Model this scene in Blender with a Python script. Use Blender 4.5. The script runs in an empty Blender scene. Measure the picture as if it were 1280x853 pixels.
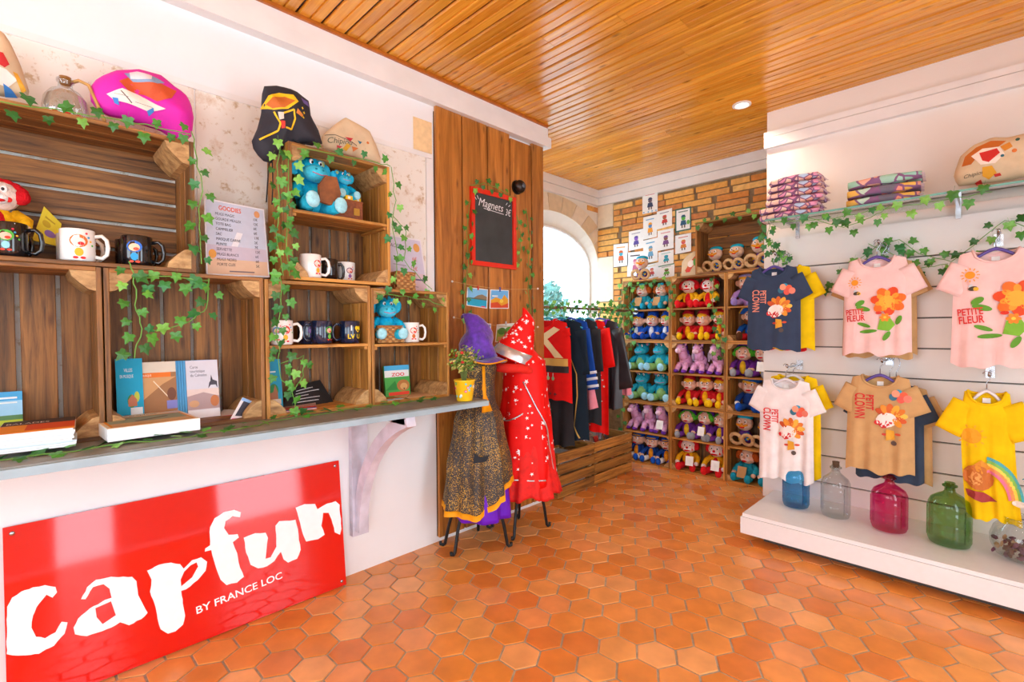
import bpy, math, random
from mathutils import Vector, Matrix, noise
from mathutils.geometry import tessellate_polygon
random.seed(11)
SC = bpy.context.scene
COL = SC.collection
PI = math.pi
# ------------------------------------------------------------------ camera
FPX, YAW, PIT, ROL = 607.17, 0.786474, -0.0222308, -0.0062472
CAM = Vector((2.146, 0.0, 1.15))
_f = Vector((-math.sin(YAW)*math.cos(PIT), math.cos(YAW)*math.cos(PIT), math.sin(PIT)))
_r0 = Vector((math.cos(YAW), math.sin(YAW), 0)); _u0 = _r0.cross(_f)
_r = _r0*math.cos(ROL) + _u0*math.sin(ROL); _u = _r.cross(_f)
cd = bpy.data.cameras.new('camera'); cam = bpy.data.objects.new('camera', cd); COL.objects.link(cam)
cd.sensor_fit = 'HORIZONTAL'; cd.sensor_width = 36.0; cd.lens = FPX/1280*36.0; cd.clip_start = 0.02
cam.matrix_world = Matrix(((_r.x, _u.x, -_f.x, CAM.x), (_r.y, _u.y, -_f.y, CAM.y), (_r.z, _u.z, -_f.z, CAM.z), (0, 0, 0, 1)))
SC.camera = cam
# ------------------------------------------------------------------ world, daylight, exposure
wd = bpy.data.worlds.new('overcast_sky'); SC.world = wd; wd.use_nodes = True
bg = wd.node_tree.nodes['Background']; bg.inputs[0].default_value = (0.78, 0.90, 1.0, 1); bg.inputs[1].default_value = 12.0
def area(name, loc, rot, sx, sy, power, color):
    l = bpy.data.lights.new(name, 'AREA'); l.shape = 'RECTANGLE'; l.size = sx; l.size_y = sy; l.energy = power; l.color = color
    o = bpy.data.objects.new(name, l); o.location = loc; o.rotation_euler = rot; COL.objects.link(o); return o
# daylight standing in the shop's own openings (glazed doors, shop window, rear window)
area('daylight_shop_window', (3.0, -1.45, 1.25), (0, PI/2, 0), 1.9, 1.7, 17, (0.84, 0.93, 1.0))
area('daylight_door_wide', (3.0, 1.57, 1.05), (0, PI/2, 0), 2.0, 0.74, 9, (0.86, 0.94, 1.0))
area('daylight_door_narrow', (3.0, 0.29, 1.05), (0, PI/2, 0), 2.0, 0.34, 4, (0.86, 0.94, 1.0))
area('daylight_rear_window', (1.4, -2.95, 1.35), (PI/2, 0, 0), 2.2, 1.6, 20, (0.88, 0.95, 1.0))
vs = SC.view_settings
SC.display_settings.display_device = 'sRGB'
vs.view_transform = 'Standard'; vs.look = 'None'; vs.exposure = -1.0; vs.gamma = 1.0; vs.use_curve_mapping = False
SC.cycles.use_denoising = True
SC.cycles.caustics_reflective = False; SC.cycles.caustics_refractive = False
SC.cycles.max_bounces = 10; SC.cycles.diffuse_bounces = 6; SC.cycles.transparent_max_bounces = 16
SC.cycles.sample_clamp_indirect = 6.0
# ------------------------------------------------------------------ measuring helpers (sight line of the photo met with a real plane)
def _ray(px, py): return _f*FPX + _r*(px-640) - _u*(py-426.5)
def ox(px, py, X):
    d = _ray(px, py); return CAM + d*((X-CAM.x)/d.x)
def oy(px, py, Y):
    d = _ray(px, py); return CAM + d*((Y-CAM.y)/d.y)
def oz(px, py, Z):
    d = _ray(px, py); return CAM + d*((Z-CAM.z)/d.z)
# ------------------------------------------------------------------ mesh helpers
class MB:
    def __init__(s): s.v = []; s.f = []; s.m = []
    def add(s, vs_, fs, mi=0):
        b = len(s.v); s.v += [tuple(p) for p in vs_]; s.f += [tuple(i+b for i in f) for f in fs]; s.m += [mi]*len(fs); return s
    def box(s, c, d, mi=0, R=None):
        hx, hy, hz = d[0]/2, d[1]/2, d[2]/2; c = Vector(c)
        P = [Vector((x, y, z)) for x in (-hx, hx) for y in (-hy, hy) for z in (-hz, hz)]
        if R is not None: P = [R @ p for p in P]
        return s.add([p+c for p in P], [(0,1,3,2),(4,6,7,5),(0,4,5,1),(2,3,7,6),(0,2,6,4),(1,5,7,3)], mi)
    def b2(s, a, b, mi=0):
        return s.box([(a[i]+b[i])/2 for i in range(3)], [abs(b[i]-a[i]) for i in range(3)], mi)
    def rings(s, R, mi=0, cap=True, closed=True):
        n = len(R[0]); vs_ = [p for r in R for p in r]; fs = []
        for i in range(len(R)-1):
            for j in range(n if closed else n-1):
                k = (j+1) % n; fs.append((i*n+j, i*n+k, (i+1)*n+k, (i+1)*n+j))
        if cap and closed: fs.append(tuple(range(n-1, -1, -1))); fs.append(tuple((len(R)-1)*n+j for j in range(n)))
        return s.add(vs_, fs, mi)
    def tube(s, path, r, n=6, mi=0, flat=1.0):
        path = [Vector(p) for p in path]; R = []; up = Vector((0, 0, 1)); prev = None
        for i, p in enumerate(path):
            t = (path[min(i+1, len(path)-1)] - path[max(i-1, 0)]).normalized()
            if prev is None:
                a = t.cross(up) if abs(t.dot(up)) < .95 else t.cross(Vector((1, 0, 0)))
            else: a = prev - t*prev.dot(t)
            a.normalize(); prev = a; b = t.cross(a); rr = r[i] if isinstance(r, (list, tuple)) else r
            R.append([p + a*math.cos(q*2*PI/n)*rr + b*math.sin(q*2*PI/n)*rr*flat for q in range(n)])
        return s.rings(R, mi)
    def lathe(s, prof, n=16, c=(0, 0, 0), mi=0, cap=False, sy=1.0):
        R = [[(c[0]+r*math.cos(q*2*PI/n), c[1]+r*sy*math.sin(q*2*PI/n), c[2]+z) for q in range(n)] for r, z in prof]
        return s.rings(R, mi, cap)
    def ell(s, c, r, rot=None, mi=0, nu=12, nv=8):
        c = Vector(c); vs_ = []; fs = []
        for j in range(1, nv):
            th = PI*j/nv
            for i in range(nu):
                a = 2*PI*i/nu; vs_.append(Vector((r[0]*math.sin(th)*math.cos(a), r[1]*math.sin(th)*math.sin(a), r[2]*math.cos(th))))
        vs_ += [Vector((0, 0, r[2])), Vector((0, 0, -r[2]))]; T = len(vs_)-2
        for j in range(nv-2):
            for i in range(nu):
                k = (i+1) % nu; fs.append((j*nu+i, (j+1)*nu+i, (j+1)*nu+k, j*nu+k))
        for i in range(nu):
            k = (i+1) % nu; fs.append((T, i, k)); fs.append((T+1, (nv-2)*nu+k, (nv-2)*nu+i))
        if rot is not None:
            M3 = Matrix.Rotation(rot[2], 3, 'Z') @ Matrix.Rotation(rot[1], 3, 'Y') @ Matrix.Rotation(rot[0], 3, 'X'); vs_ = [M3 @ p for p in vs_]
        return s.add([p+c for p in vs_], fs, mi)
    def cone(s, c, r, h, n=10, mi=0, tip=(0, 0)):
        c = Vector(c); P = [c + Vector((r*math.cos(q*2*PI/n), r*math.sin(q*2*PI/n), 0)) for q in range(n)] + [c + Vector((tip[0], tip[1], h))]
        return s.add(P, [(q, (q+1) % n, n) for q in range(n)] + [tuple(range(n-1, -1, -1))], mi)
    def prism(s, pts, fn, mi=0):
        # pts: outline (a, b); fn(a, b, k) -> point for k = 0 and 1
        n = len(pts); P = [fn(a, b, 0) for a, b in pts] + [fn(a, b, 1) for a, b in pts]
        return s.add(P, [tuple(range(n-1, -1, -1)), tuple(range(n, 2*n))] + [(q, (q+1) % n, n+(q+1) % n, n+q) for q in range(n)], mi)
    def grid(s, fn, nu, nv, mi=0):
        P = [fn(i/nu, j/nv) for j in range(nv+1) for i in range(nu+1)]; w = nu+1
        return s.add(P, [(j*w+i, j*w+i+1, (j+1)*w+i+1, (j+1)*w+i) for j in range(nv) for i in range(nu)], mi)
    def mesh(s, name, mats, smooth=False):
        me = bpy.data.meshes.new(name); me.from_pydata(s.v, [], s.f)
        for m in (mats if isinstance(mats, (list, tuple)) else [mats]): me.materials.append(m)
        me.polygons.foreach_set('material_index', s.m)
        if smooth: me.polygons.foreach_set('use_smooth', [True]*len(s.f))
        me.update(); return me
    def build(s, name, mats, parent=None, smooth=False): return link(name, s.mesh(name, mats, smooth), parent)
def link(name, data, parent=None, mat=None):
    o = bpy.data.objects.new(name, data); COL.objects.link(o)
    if parent is not None: o.parent = parent
    if mat is not None: o.matrix_local = mat
    return o
def tag(o, label=None, cat=None, group=None, kind=None):
    for k, v in (('label', label), ('category', cat), ('group', group), ('kind', kind)):
        if v: o[k] = v
    return o
def thing(name, label, cat, loc=(0, 0, 0), rz=0.0, group=None):
    o = bpy.data.objects.new(name, None); COL.objects.link(o); o.empty_display_size = .05
    o.location = loc; o.rotation_euler = (0, 0, rz); return tag(o, label, cat, group)
def dup(root, loc=None, rot=None, sc=None, label=None, group=None):
    r = root.copy(); COL.objects.link(r)
    if loc is not None: r.location = loc
    if rot is not None: r.rotation_euler = rot if isinstance(rot, (tuple, list)) else (0, 0, rot)
    if sc is not None: r.scale = (sc, sc, sc)
    tag(r, label, None, group)
    for ch in KIDS.get(root.name, ()):
        c = ch.copy(); COL.objects.link(c); c.parent = r
        for g in KIDS.get(ch.name, ()):
            d = g.copy(); COL.objects.link(d); d.parent = c
    return r
KIDS = {}
def remember(root):
    # children of a prototype, looked up once
    def kids(o): return [q for q in COL.objects if q.parent == o]
    KIDS[root.name] = kids(root)
    for k in KIDS[root.name]:
        g = kids(k)
        if g: KIDS[k.name] = g
_PL = {}
def plank(name, parent, c, L, lv, W, wv, T, mat, bev=0.0015):
    # a board: length along its own X, width along its own Y, thickness along its own Z
    key = (round(L, 3), round(W, 3), round(T, 3), mat.name)
    if key not in _PL:
        b = MB(); hl, hw, ht, e = L/2, W/2, T/2, min(bev, T/4)
        R = []
        for x in (-hl, hl):
            R.append([(x, -hw+e, -ht), (x, hw-e, -ht), (x, hw, -ht+e), (x, hw, ht-e), (x, hw-e, ht), (x, -hw+e, ht), (x, -hw, ht-e), (x, -hw, -ht+e)])
        b.rings(R); _PL[key] = b.mesh(name, mat)
    lv = Vector(lv).normalized(); wv = Vector(wv).normalized(); tv = lv.cross(wv)
    M = Matrix(((lv.x, wv.x, tv.x, c[0]), (lv.y, wv.y, tv.y, c[1]), (lv.z, wv.z, tv.z, c[2]), (0, 0, 0, 1)))
    return link(name, _PL[key], parent, M)
# ------------------------------------------------------------------ materials
def lin(c):
    if isinstance(c, str): c = tuple(int(c[i:i+2], 16)/255 for i in (0, 2, 4))
    return tuple((x/12.92 if x <= .04045 else ((x+.055)/1.055)**2.4) for x in c) + (1.0,)
_MT = {}
def _base(name):
    m = bpy.data.materials.new(name); m.use_nodes = True; nt = m.node_tree
    return m, nt, nt.nodes['Principled BSDF']
def mat(name, c, rough=.6, metal=0.0, var=.06, scale=30.0, bump=0.0, bscale=80.0, spec=.5, sheen=0.0, coat=0.0):
    """plain coloured surface with a little procedural mottling and fine relief"""
    if name in _MT: return _MT[name]
    m, nt, p = _base(name); N, L = nt.nodes, nt.links
    p.inputs['Roughness'].default_value = rough; p.inputs['Metallic'].default_value = metal
    p.inputs['Specular IOR Level'].default_value = spec; p.inputs['Coat Weight'].default_value = coat
    p.inputs['Coat Roughness'].default_value = .05
    if sheen: p.inputs['Sheen Weight'].default_value = sheen
    tc = N.new('ShaderNodeTexCoord'); nz = N.new('ShaderNodeTexNoise'); nz.inputs['Scale'].default_value = scale; nz.inputs['Detail'].default_value = 3
    L.new(tc.outputs['Object'], nz.inputs['Vector'])
    r = N.new('ShaderNodeValToRGB'); l = lin(c)
    r.color_ramp.elements[0].position = .3; r.color_ramp.elements[1].position = .7
    r.color_ramp.elements[0].color = tuple(max(0, x*(1-2*var)) for x in l[:3]) + (1,)
    r.color_ramp.elements[1].color = tuple(min(1, x*(1+var)) for x in l[:3]) + (1,)
    L.new(nz.outputs[0], r.inputs[0]); L.new(r.outputs[0], p.inputs['Base Color'])
    if bump:
        n2 = N.new('ShaderNodeTexNoise'); n2.inputs['Scale'].default_value = bscale; n2.inputs['Detail'].default_value = 4
        L.new(tc.outputs['Object'], n2.inputs['Vector'])
        b = N.new('ShaderNodeBump'); b.inputs['Strength'].default_value = bump; b.inputs['Distance'].default_value = .004
        L.new(n2.outputs[0], b.inputs['Height']); L.new(b.outputs[0], p.inputs['Normal'])
    _MT[name] = m; return m
def wood(name, dark, light, rough=.55, along=3.0, across=55.0, hue=.35, coat=0.0, knots=True, contrast=(.32, .68)):
    """boards with the grain along the object's own X; tone differs from board to board"""
    if name in _MT: return _MT[name]
    m, nt, p = _base(name); N, L = nt.nodes, nt.links
    p.inputs['Roughness'].default_value = rough; p.inputs['Coat Weight'].default_value = coat; p.inputs['Coat Roughness'].default_value = .12
    tc = N.new('ShaderNodeTexCoord'); oi = N.new('ShaderNodeObjectInfo'); cb = N.new('ShaderNodeCombineXYZ')
    mu = N.new('ShaderNodeMath'); mu.operation = 'MULTIPLY'; mu.inputs[1].default_value = 41.0
    L.new(oi.outputs['Random'], mu.inputs[0]); L.new(mu.outputs[0], cb.inputs[0]); L.new(mu.outputs[0], cb.inputs[1])
    ad = N.new('ShaderNodeVectorMath'); ad.operation = 'ADD'; L.new(tc.outputs['Object'], ad.inputs[0]); L.new(cb.outputs[0], ad.inputs[1])
    mp = N.new('ShaderNodeMapping'); mp.inputs['Scale'].default_value = (along, across, across); L.new(ad.outputs[0], mp.inputs[0])
    nz = N.new('ShaderNodeTexNoise'); nz.inputs['Scale'].default_value = 1.0; nz.inputs['Detail'].default_value = 6; nz.inputs['Roughness'].default_value = .65; nz.inputs['Distortion'].default_value = .6
    L.new(mp.outputs[0], nz.inputs['Vector'])
    r = N.new('ShaderNodeValToRGB'); e = r.color_ramp.elements; e[0].position, e[1].position = contrast; e[0].color = lin(dark); e[1].color = lin(light)
    L.new(nz.outputs[0], r.inputs[0]); out = r.outputs[0]
    if knots:
        m2 = N.new('ShaderNodeMapping'); m2.inputs['Scale'].default_value = (5, 16, 16); L.new(ad.outputs[0], m2.inputs[0])
        vo = N.new('ShaderNodeTexVoronoi'); vo.inputs['Scale'].default_value = 1.0; L.new(m2.outputs[0], vo.inputs['Vector'])
        kr = N.new('ShaderNodeValToRGB'); kr.color_ramp.elements[0].position = .03; kr.color_ramp.elements[1].position = .17
        kr.color_ramp.elements[0].color = (.3, .22, .18, 1); kr.color_ramp.elements[1].color = (1, 1, 1, 1); L.new(vo.outputs['Distance'], kr.inputs[0])
        mx = N.new('ShaderNodeMix'); mx.data_type = 'RGBA'; mx.blend_type = 'MULTIPLY'; mx.inputs[0].default_value = .85
        L.new(out, mx.inputs[6]); L.new(kr.outputs[0], mx.inputs[7]); out = mx.outputs[2]
    hs = N.new('ShaderNodeHueSaturation'); mr = N.new('ShaderNodeMapRange'); mr.inputs[3].default_value = 1-hue; mr.inputs[4].default_value = 1+hue
    L.new(oi.outputs['Random'], mr.inputs[0]); L.new(mr.outputs[0], hs.inputs['Value']); L.new(out, hs.inputs['Color']); L.new(hs.outputs[0], p.inputs['Base Color'])
    b = N.new('ShaderNodeBump'); b.inputs['Strength'].default_value = .25; b.inputs['Distance'].default_value = .003
    L.new(nz.outputs[0], b.inputs['Height']); L.new(b.outputs[0], p.inputs['Normal'])
    _MT[name] = m; return m
def ramped(name, cols, rough=.5, island=False, mott=.25, mscale=14.0, bump=.15, spec=.5, coat=0.0):
    """one of several colours for each piece (object or mesh island), mottled"""
    if name in _MT: return _MT[name]
    m, nt, p = _base(name); N, L = nt.nodes, nt.links
    p.inputs['Roughness'].default_value = rough; p.inputs['Specular IOR Level'].default_value = spec; p.inputs['Coat Weight'].default_value = coat; p.inputs['Coat Roughness'].default_value = .2
    if island: g = N.new('ShaderNodeNewGeometry'); src = g.outputs['Random Per Island']
    else: g = N.new('ShaderNodeObjectInfo'); src = g.outputs['Random']
    r = N.new('ShaderNodeValToRGB'); r.color_ramp.interpolation = 'CONSTANT'; e = r.color_ramp.elements
    while len(e) < len(cols): e.new(.5)
    for i, c in enumerate(cols): e[i].position = i/len(cols); e[i].color = lin(c)
    L.new(src, r.inputs[0])
    g2 = N.new('ShaderNodeNewGeometry'); nz = N.new('ShaderNodeTexNoise'); nz.inputs['Scale'].default_value = mscale; nz.inputs['Detail'].default_value = 5
    L.new(g2.outputs['Position'], nz.inputs['Vector'])
    mr = N.new('ShaderNodeMapRange'); mr.inputs[1].default_value = .3; mr.inputs[2].default_value = .7; mr.inputs[3].default_value = 1-mott; mr.inputs[4].default_value = 1+mott*.6; L.new(nz.outputs[0], mr.inputs[0])
    hs = N.new('ShaderNodeHueSaturation'); L.new(mr.outputs[0], hs.inputs['Value']); L.new(r.outputs[0], hs.inputs['Color']); L.new(hs.outputs[0], p.inputs['Base Color'])
    b = N.new('ShaderNodeBump'); b.inputs['Strength'].default_value = bump; b.inputs['Distance'].default_value = .004
    L.new(nz.outputs[0], b.inputs['Height']); L.new(b.outputs[0], p.inputs['Normal'])
    _MT[name] = m; return m
def clear(name, c, gl=.12, rough=.02):
    """tinted clear glass: transparent body with a glossy skin that grows towards grazing angles"""
    if name in _MT: return _MT[name]
    m, nt, p = _base(name); N, L = nt.nodes, nt.links; N.remove(p)
    o = N['Material Output']; t = N.new('ShaderNodeBsdfTransparent'); t.inputs[0].default_value = lin(c)
    g = N.new('ShaderNodeBsdfGlossy'); g.inputs['Roughness'].default_value = rough
    lw = N.new('ShaderNodeLayerWeight'); lw.inputs[0].default_value = .35
    mr = N.new('ShaderNodeMapRange'); mr.inputs[3].default_value = gl*.4; mr.inputs[4].default_value = min(1, gl*4); L.new(lw.outputs['Facing'], mr.inputs[0])
    x = N.new('ShaderNodeMixShader'); L.new(mr.outputs[0], x.inputs[0]); L.new(t.outputs[0], x.inputs[1]); L.new(g.outputs[0], x.inputs[2]); L.new(x.outputs[0], o.inputs[0])
    _MT[name] = m; return m
def glow(name, c, s):
    if name in _MT: return _MT[name]
    m, nt, p = _base(name); p.inputs['Emission Color'].default_value = lin(c); p.inputs['Emission Strength'].default_value = s; _MT[name] = m; return m
def ink(c): return mat('ink_'+c, c, .7, var=.02)
def cloth(c, name=None, rough=.9): return mat(name or 'cloth_'+c, c, rough, var=.05, scale=18, bump=.25, bscale=420, spec=.2)
def fur(c): return mat('plush_'+c, c, 1.0, var=.1, scale=60, bump=.8, bscale=260, spec=.1)
WHITE = mat('white_wall_paint', 'f1f2f4', .55, var=.02, scale=3, bump=.08, bscale=60)
TRIMW = mat('white_trim_paint', 'eeedec', .45, var=.03, scale=6)
STEEL = mat('brushed_metal', 'b4b6ba', .25, 1.0, var=.05)
IRON = mat('black_iron', '2b2a2c', .45, .6, var=.1)
CRATE = wood('dark_crate_wood', '452810', 'a87034', .55, hue=.3)
CRATEB = wood('back_slat_wood', '42260f', 'a06a32', .6, hue=.3)
CRATEL = wood('light_crate_wood', '7a4a1c', 'd49644', .55, hue=.25)
CRATEF = wood('floor_crate_wood', '6a401a', 'cc8e40', .55, hue=.3)
BLOCK = wood('corner_block_wood', '8a6034', 'd8ae74', .6, along=20, across=40, hue=.15)
# ------------------------------------------------------------------ flat print
_TX = {}
def text2d(s, shear=0.0, bold=0.0, space=1.0):
    k = (s, shear, bold, space)
    if k in _TX: return _TX[k]
    cu = bpy.data.curves.new('txt', 'FONT'); cu.body = s; cu.size = 1.0; cu.shear = shear; cu.offset = bold; cu.space_character = space; cu.resolution_u = 3
    o = bpy.data.objects.new('txt', cu); COL.objects.link(o)
    dg = bpy.context.evaluated_depsgraph_get(); me = bpy.data.meshes.new_from_object(o.evaluated_get(dg))
    P = [(v.co.x, v.co.y) for v in me.vertices]; F = [tuple(q.vertices) for q in me.polygons]
    COL.objects.unlink(o); bpy.data.objects.remove(o); bpy.data.curves.remove(cu); bpy.data.meshes.remove(me)
    w = max((p[0] for p in P), default=1); _TX[k] = (P, F, w); return _TX[k]
class Pr:
    """flat printed shapes in a plane (x right, y up), laid on a surface by a mapping"""
    def __init__(s): s.it = []; s.tx = set()
    def poly(s, pts, c, holes=()):
        loops = [[Vector((a, b, 0)) for a, b in l] for l in [pts, *holes]]
        P = [(p.x, p.y) for l in loops for p in l]; s.it.append((P, [tuple(t) for t in tessellate_polygon(loops)], c)); return s
    def circ(s, x, y, rx, c, ry=None, rot=0, n=14):
        ry = rx if ry is None else ry; ca, sa = math.cos(rot), math.sin(rot)
        P = [(x+rx*math.cos(q*2*PI/n)*ca-ry*math.sin(q*2*PI/n)*sa, y+rx*math.cos(q*2*PI/n)*sa+ry*math.sin(q*2*PI/n)*ca) for q in range(n)]
        s.it.append((P, [tuple(range(n))], c)); return s
    def rect(s, x0, y0, x1, y1, c): s.it.append(([(x0, y0), (x1, y0), (x1, y1), (x0, y1)], [(0, 1, 2, 3)], c)); return s
    def star(s, x, y, r, c, n=5, inner=.42, rot=0):
        P = [(x+r*(1 if q % 2 == 0 else inner)*math.cos(rot+PI/2+q*PI/n), y+r*(1 if q % 2 == 0 else inner)*math.sin(rot+PI/2+q*PI/n)) for q in range(2*n)]
        P.append((x, y)); s.it.append((P, [(q, (q+1) % (2*n), 2*n) for q in range(2*n)], c)); return s
    def line(s, pts, w, c):
        for (x0, y0), (x1, y1) in zip(pts, pts[1:]):
            d = math.hypot(x1-x0, y1-y0) or 1; nx, ny = -(y1-y0)/d*w/2, (x1-x0)/d*w/2
            s.it.append(([(x0+nx, y0+ny), (x0-nx, y0-ny), (x1-nx, y1-ny), (x1+nx, y1+ny)], [(0, 1, 2, 3)], c))
        return s
    def text(s, t, x, y, size, c, rot=0, shear=0.0, bold=0.0, fit=None, align='L', space=1.0, sx=1.0):
        s.tx.add(len(s.it)); P, F, w = text2d(t, shear, bold, space); k = size; kx = size*sx
        if fit: kx = fit/w
        ca, sa = math.cos(rot), math.sin(rot); o = {'L': 0, 'C': -w/2, 'R': -w}[align]
        s.it.append(([(x+(a+o)*kx*ca-b*k*sa, y+(a+o)*kx*sa+b*k*ca) for a, b in P], F, c)); return s
    def build(s, name, parent, fn, eps=.0006, base=.0008, sub=None, split=True, cluster=False):
        if split and s.tx and len(s.tx) < len(s.it):       # lettering becomes a part beside the motif
            a = Pr(); a.it = [q for i, q in enumerate(s.it) if i in s.tx]; d = Pr(); d.it = [q for i, q in enumerate(s.it) if i not in s.tx]
            a.build('lettering', parent, fn, eps, base+eps*3, sub, False, cluster); return d.build(name, parent, fn, eps, base, sub, False, cluster)
        if cluster and len(s.it) > 1:                      # shapes that stand apart become parts of their own
            B = [(min(p[0] for p in P), max(p[0] for p in P), min(p[1] for p in P), max(p[1] for p in P)) for P, F, c in s.it]; gid = list(range(len(B)))
            for i in range(len(B)):
                for j in range(i):
                    a, d = B[i], B[j]; g = math.hypot(max(0, a[0]-d[1], d[0]-a[1]), max(0, a[2]-d[3], d[2]-a[3]))
                    if g < .016 and gid[i] != gid[j]: o, n = gid[i], gid[j]; gid = [n if q == o else q for q in gid]
            if len(set(gid)) > 1:
                for k, g in enumerate(sorted(set(gid))):
                    q = Pr(); q.it = [it for it, h in zip(s.it, gid) if h == g]; r = q.build(name, parent, fn, eps, base+.0002*k, sub, False, False)
                return r
        b = MB(); cols = []
        for i, (P, F, c) in enumerate(s.it):
            if c not in cols: cols.append(c)
            off = base + eps*min(i, 6) + eps*.05*i
            if sub:                     # split long edges so that the print follows a curved surface
                T = []
                st = [(P[f[0]], P[f[k]], P[f[k+1]]) for f in F for k in range(1, len(f)-1)]
                while st:
                    a, d, e = st.pop(); L = [math.dist(a, d), math.dist(d, e), math.dist(e, a)]; m = max(L)
                    if m <= sub: T.append((a, d, e)); continue
                    if L[0] == m: h = ((a[0]+d[0])/2, (a[1]+d[1])/2); st += [(a, h, e), (h, d, e)]
                    elif L[1] == m: h = ((d[0]+e[0])/2, (d[1]+e[1])/2); st += [(a, d, h), (a, h, e)]
                    else: h = ((a[0]+e[0])/2, (a[1]+e[1])/2); st += [(a, d, h), (h, d, e)]
                ix = {}; P2 = []; F2 = []
                for t in T:
                    f = []
                    for q in t:
                        if q not in ix: ix[q] = len(P2); P2.append(q)
                        f.append(ix[q])
                    F2.append(tuple(f))
                P, F = P2, F2
            b.add([fn(x, y, off) for x, y in P], F, cols.index(c))
        return b.build(name, [ink(c) for c in cols], parent)
# ================================================================== THE SETTING
HT = 2.49                      # ceiling height
def struct(name, label=None): 
    o = bpy.data.objects.new(name, None); COL.objects.link(o); o['kind'] = 'structure'
    if label: o['label'] = label
    return o
# ---- floor: terracotta hexagons in grey mortar
TER = ['e6944a', 'e08a3c', 'e99e56', 'dc8236', 'e69850', 'e28e42', 'eaa464', 'd97e3a', 'e59658', 'de883c']
TILE = ramped('terracotta_tile', TER, .28, mott=.16, mscale=9, bump=.12)
TILES = ramped('terracotta_tile_far', TER, .28, island=True, mott=.16, mscale=9, bump=.12)
fl = MB().b2((-.62, -3, -.06), (3.05, 3.95, -.004)).build('floor', mat('grey_mortar', 'b3aa9a', .8, var=.12, scale=40, bump=.3))
tag(fl, 'terracotta hexagon tile floor', None, None, 'structure')
HP = .134; HC = HP*.866; HR = (HP-.0075)/math.sqrt(3)
def hexv(cx, cy, r, z, a0): return [(cx+r*math.cos(a0+q*PI/3), cy+r*math.sin(a0+q*PI/3), z) for q in range(6)]
TROT = math.radians(1.2)
tb = MB(); tb.rings([hexv(0, 0, HR, -.004, 0), hexv(0, 0, HR, -.0012, 0), hexv(0, 0, HR-.0025, .0, 0)]); tile_me = tb.mesh('tile', TILE)
cells = []
for k in range(-40, 60):
    for j in range(-60, 60):
        lx, ly = k*HC, j*HP + (HP/2 if k % 2 else 0)
        x = .386 + lx*math.cos(TROT) - ly*math.sin(TROT); y = .999 + lx*math.sin(TROT) + ly*math.cos(TROT)
        if not (-.55 < x < 3.0 and -2.9 < y < 3.88): continue
        if x < -.055 and y < 2.45: continue
        if x > 1.1 and y > 3.2: continue
        d = Vector((x, y, 0)) - CAM; z = d.dot(_f); vis = 0
        if z > .3:
            px, py = 640+FPX*d.dot(_r)/z, 426.5-FPX*d.dot(_u)/z
            if -40 < px < 1320 and py < 900: vis = 1
        hid = (x < .06 and y > 2.5) or (y > 3.7) or (x > 1.25 and y > 2.8)
        cells.append((0 if vis and not hid else 1, d.length, x, y))
cells.sort(); far = MB()
for i, (_, _, x, y) in enumerate(cells):
    if i < 300: link('tile', tile_me, fl, Matrix.Translation((x, y, random.uniform(-.0006, .0008))) @ Matrix.Rotation(TROT, 4, 'Z'))
    else: far.rings([hexv(x, y, HR, -.004, TROT), hexv(x, y, HR, -.0012, TROT), hexv(x, y, HR-.0025, 0, TROT)])
tag(far.build('far_tiles', TILES, fl), kind='stuff')
# ---- ceiling: varnished tongue and groove boards running along X
CEIL = wood('varnished_pine', 'ca7a12', 'f4b443', .22, along=1.6, across=34, hue=.14, coat=.35, contrast=(.28, .72))
ce = MB().b2((-.64, -3, HT+.012), (3.05, 3.97, HT+.06)).build('ceiling', mat('ceiling_shadow_board', '3a2410', .8))
tag(ce, 'varnished pine board ceiling', None, None, 'structure')
def beadboard(L, W):
    w = W/2; P = [(-w, .012), (-w, .008), (-w+.006, 0), (-.005, 0), (-.0015, .007), (.0015, .007), (.005, 0), (w-.006, 0), (w, .008), (w, .012)]
    b = MB(); b.rings([[(x, a, -c) for a, c in P] for x in (-L/2, L/2)]); return b.mesh('plank', CEIL)
PW = .108; bm = {}
y = -2.95
while y < 3.94:
    cuts = [-.63, random.uniform(.3, 1.4), 3.04] if random.random() < .75 else [-.63, 3.04]
    for a, b in zip(cuts, cuts[1:]):
        L = round(b-a-.002, 3)
        me = beadboard(L, PW-.008)
        o = link('plank', me, ce, Matrix.Translation(((a+b)/2, y+PW/2, HT)) @ Matrix.Rotation(PI, 4, 'X'))
    y += PW
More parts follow.
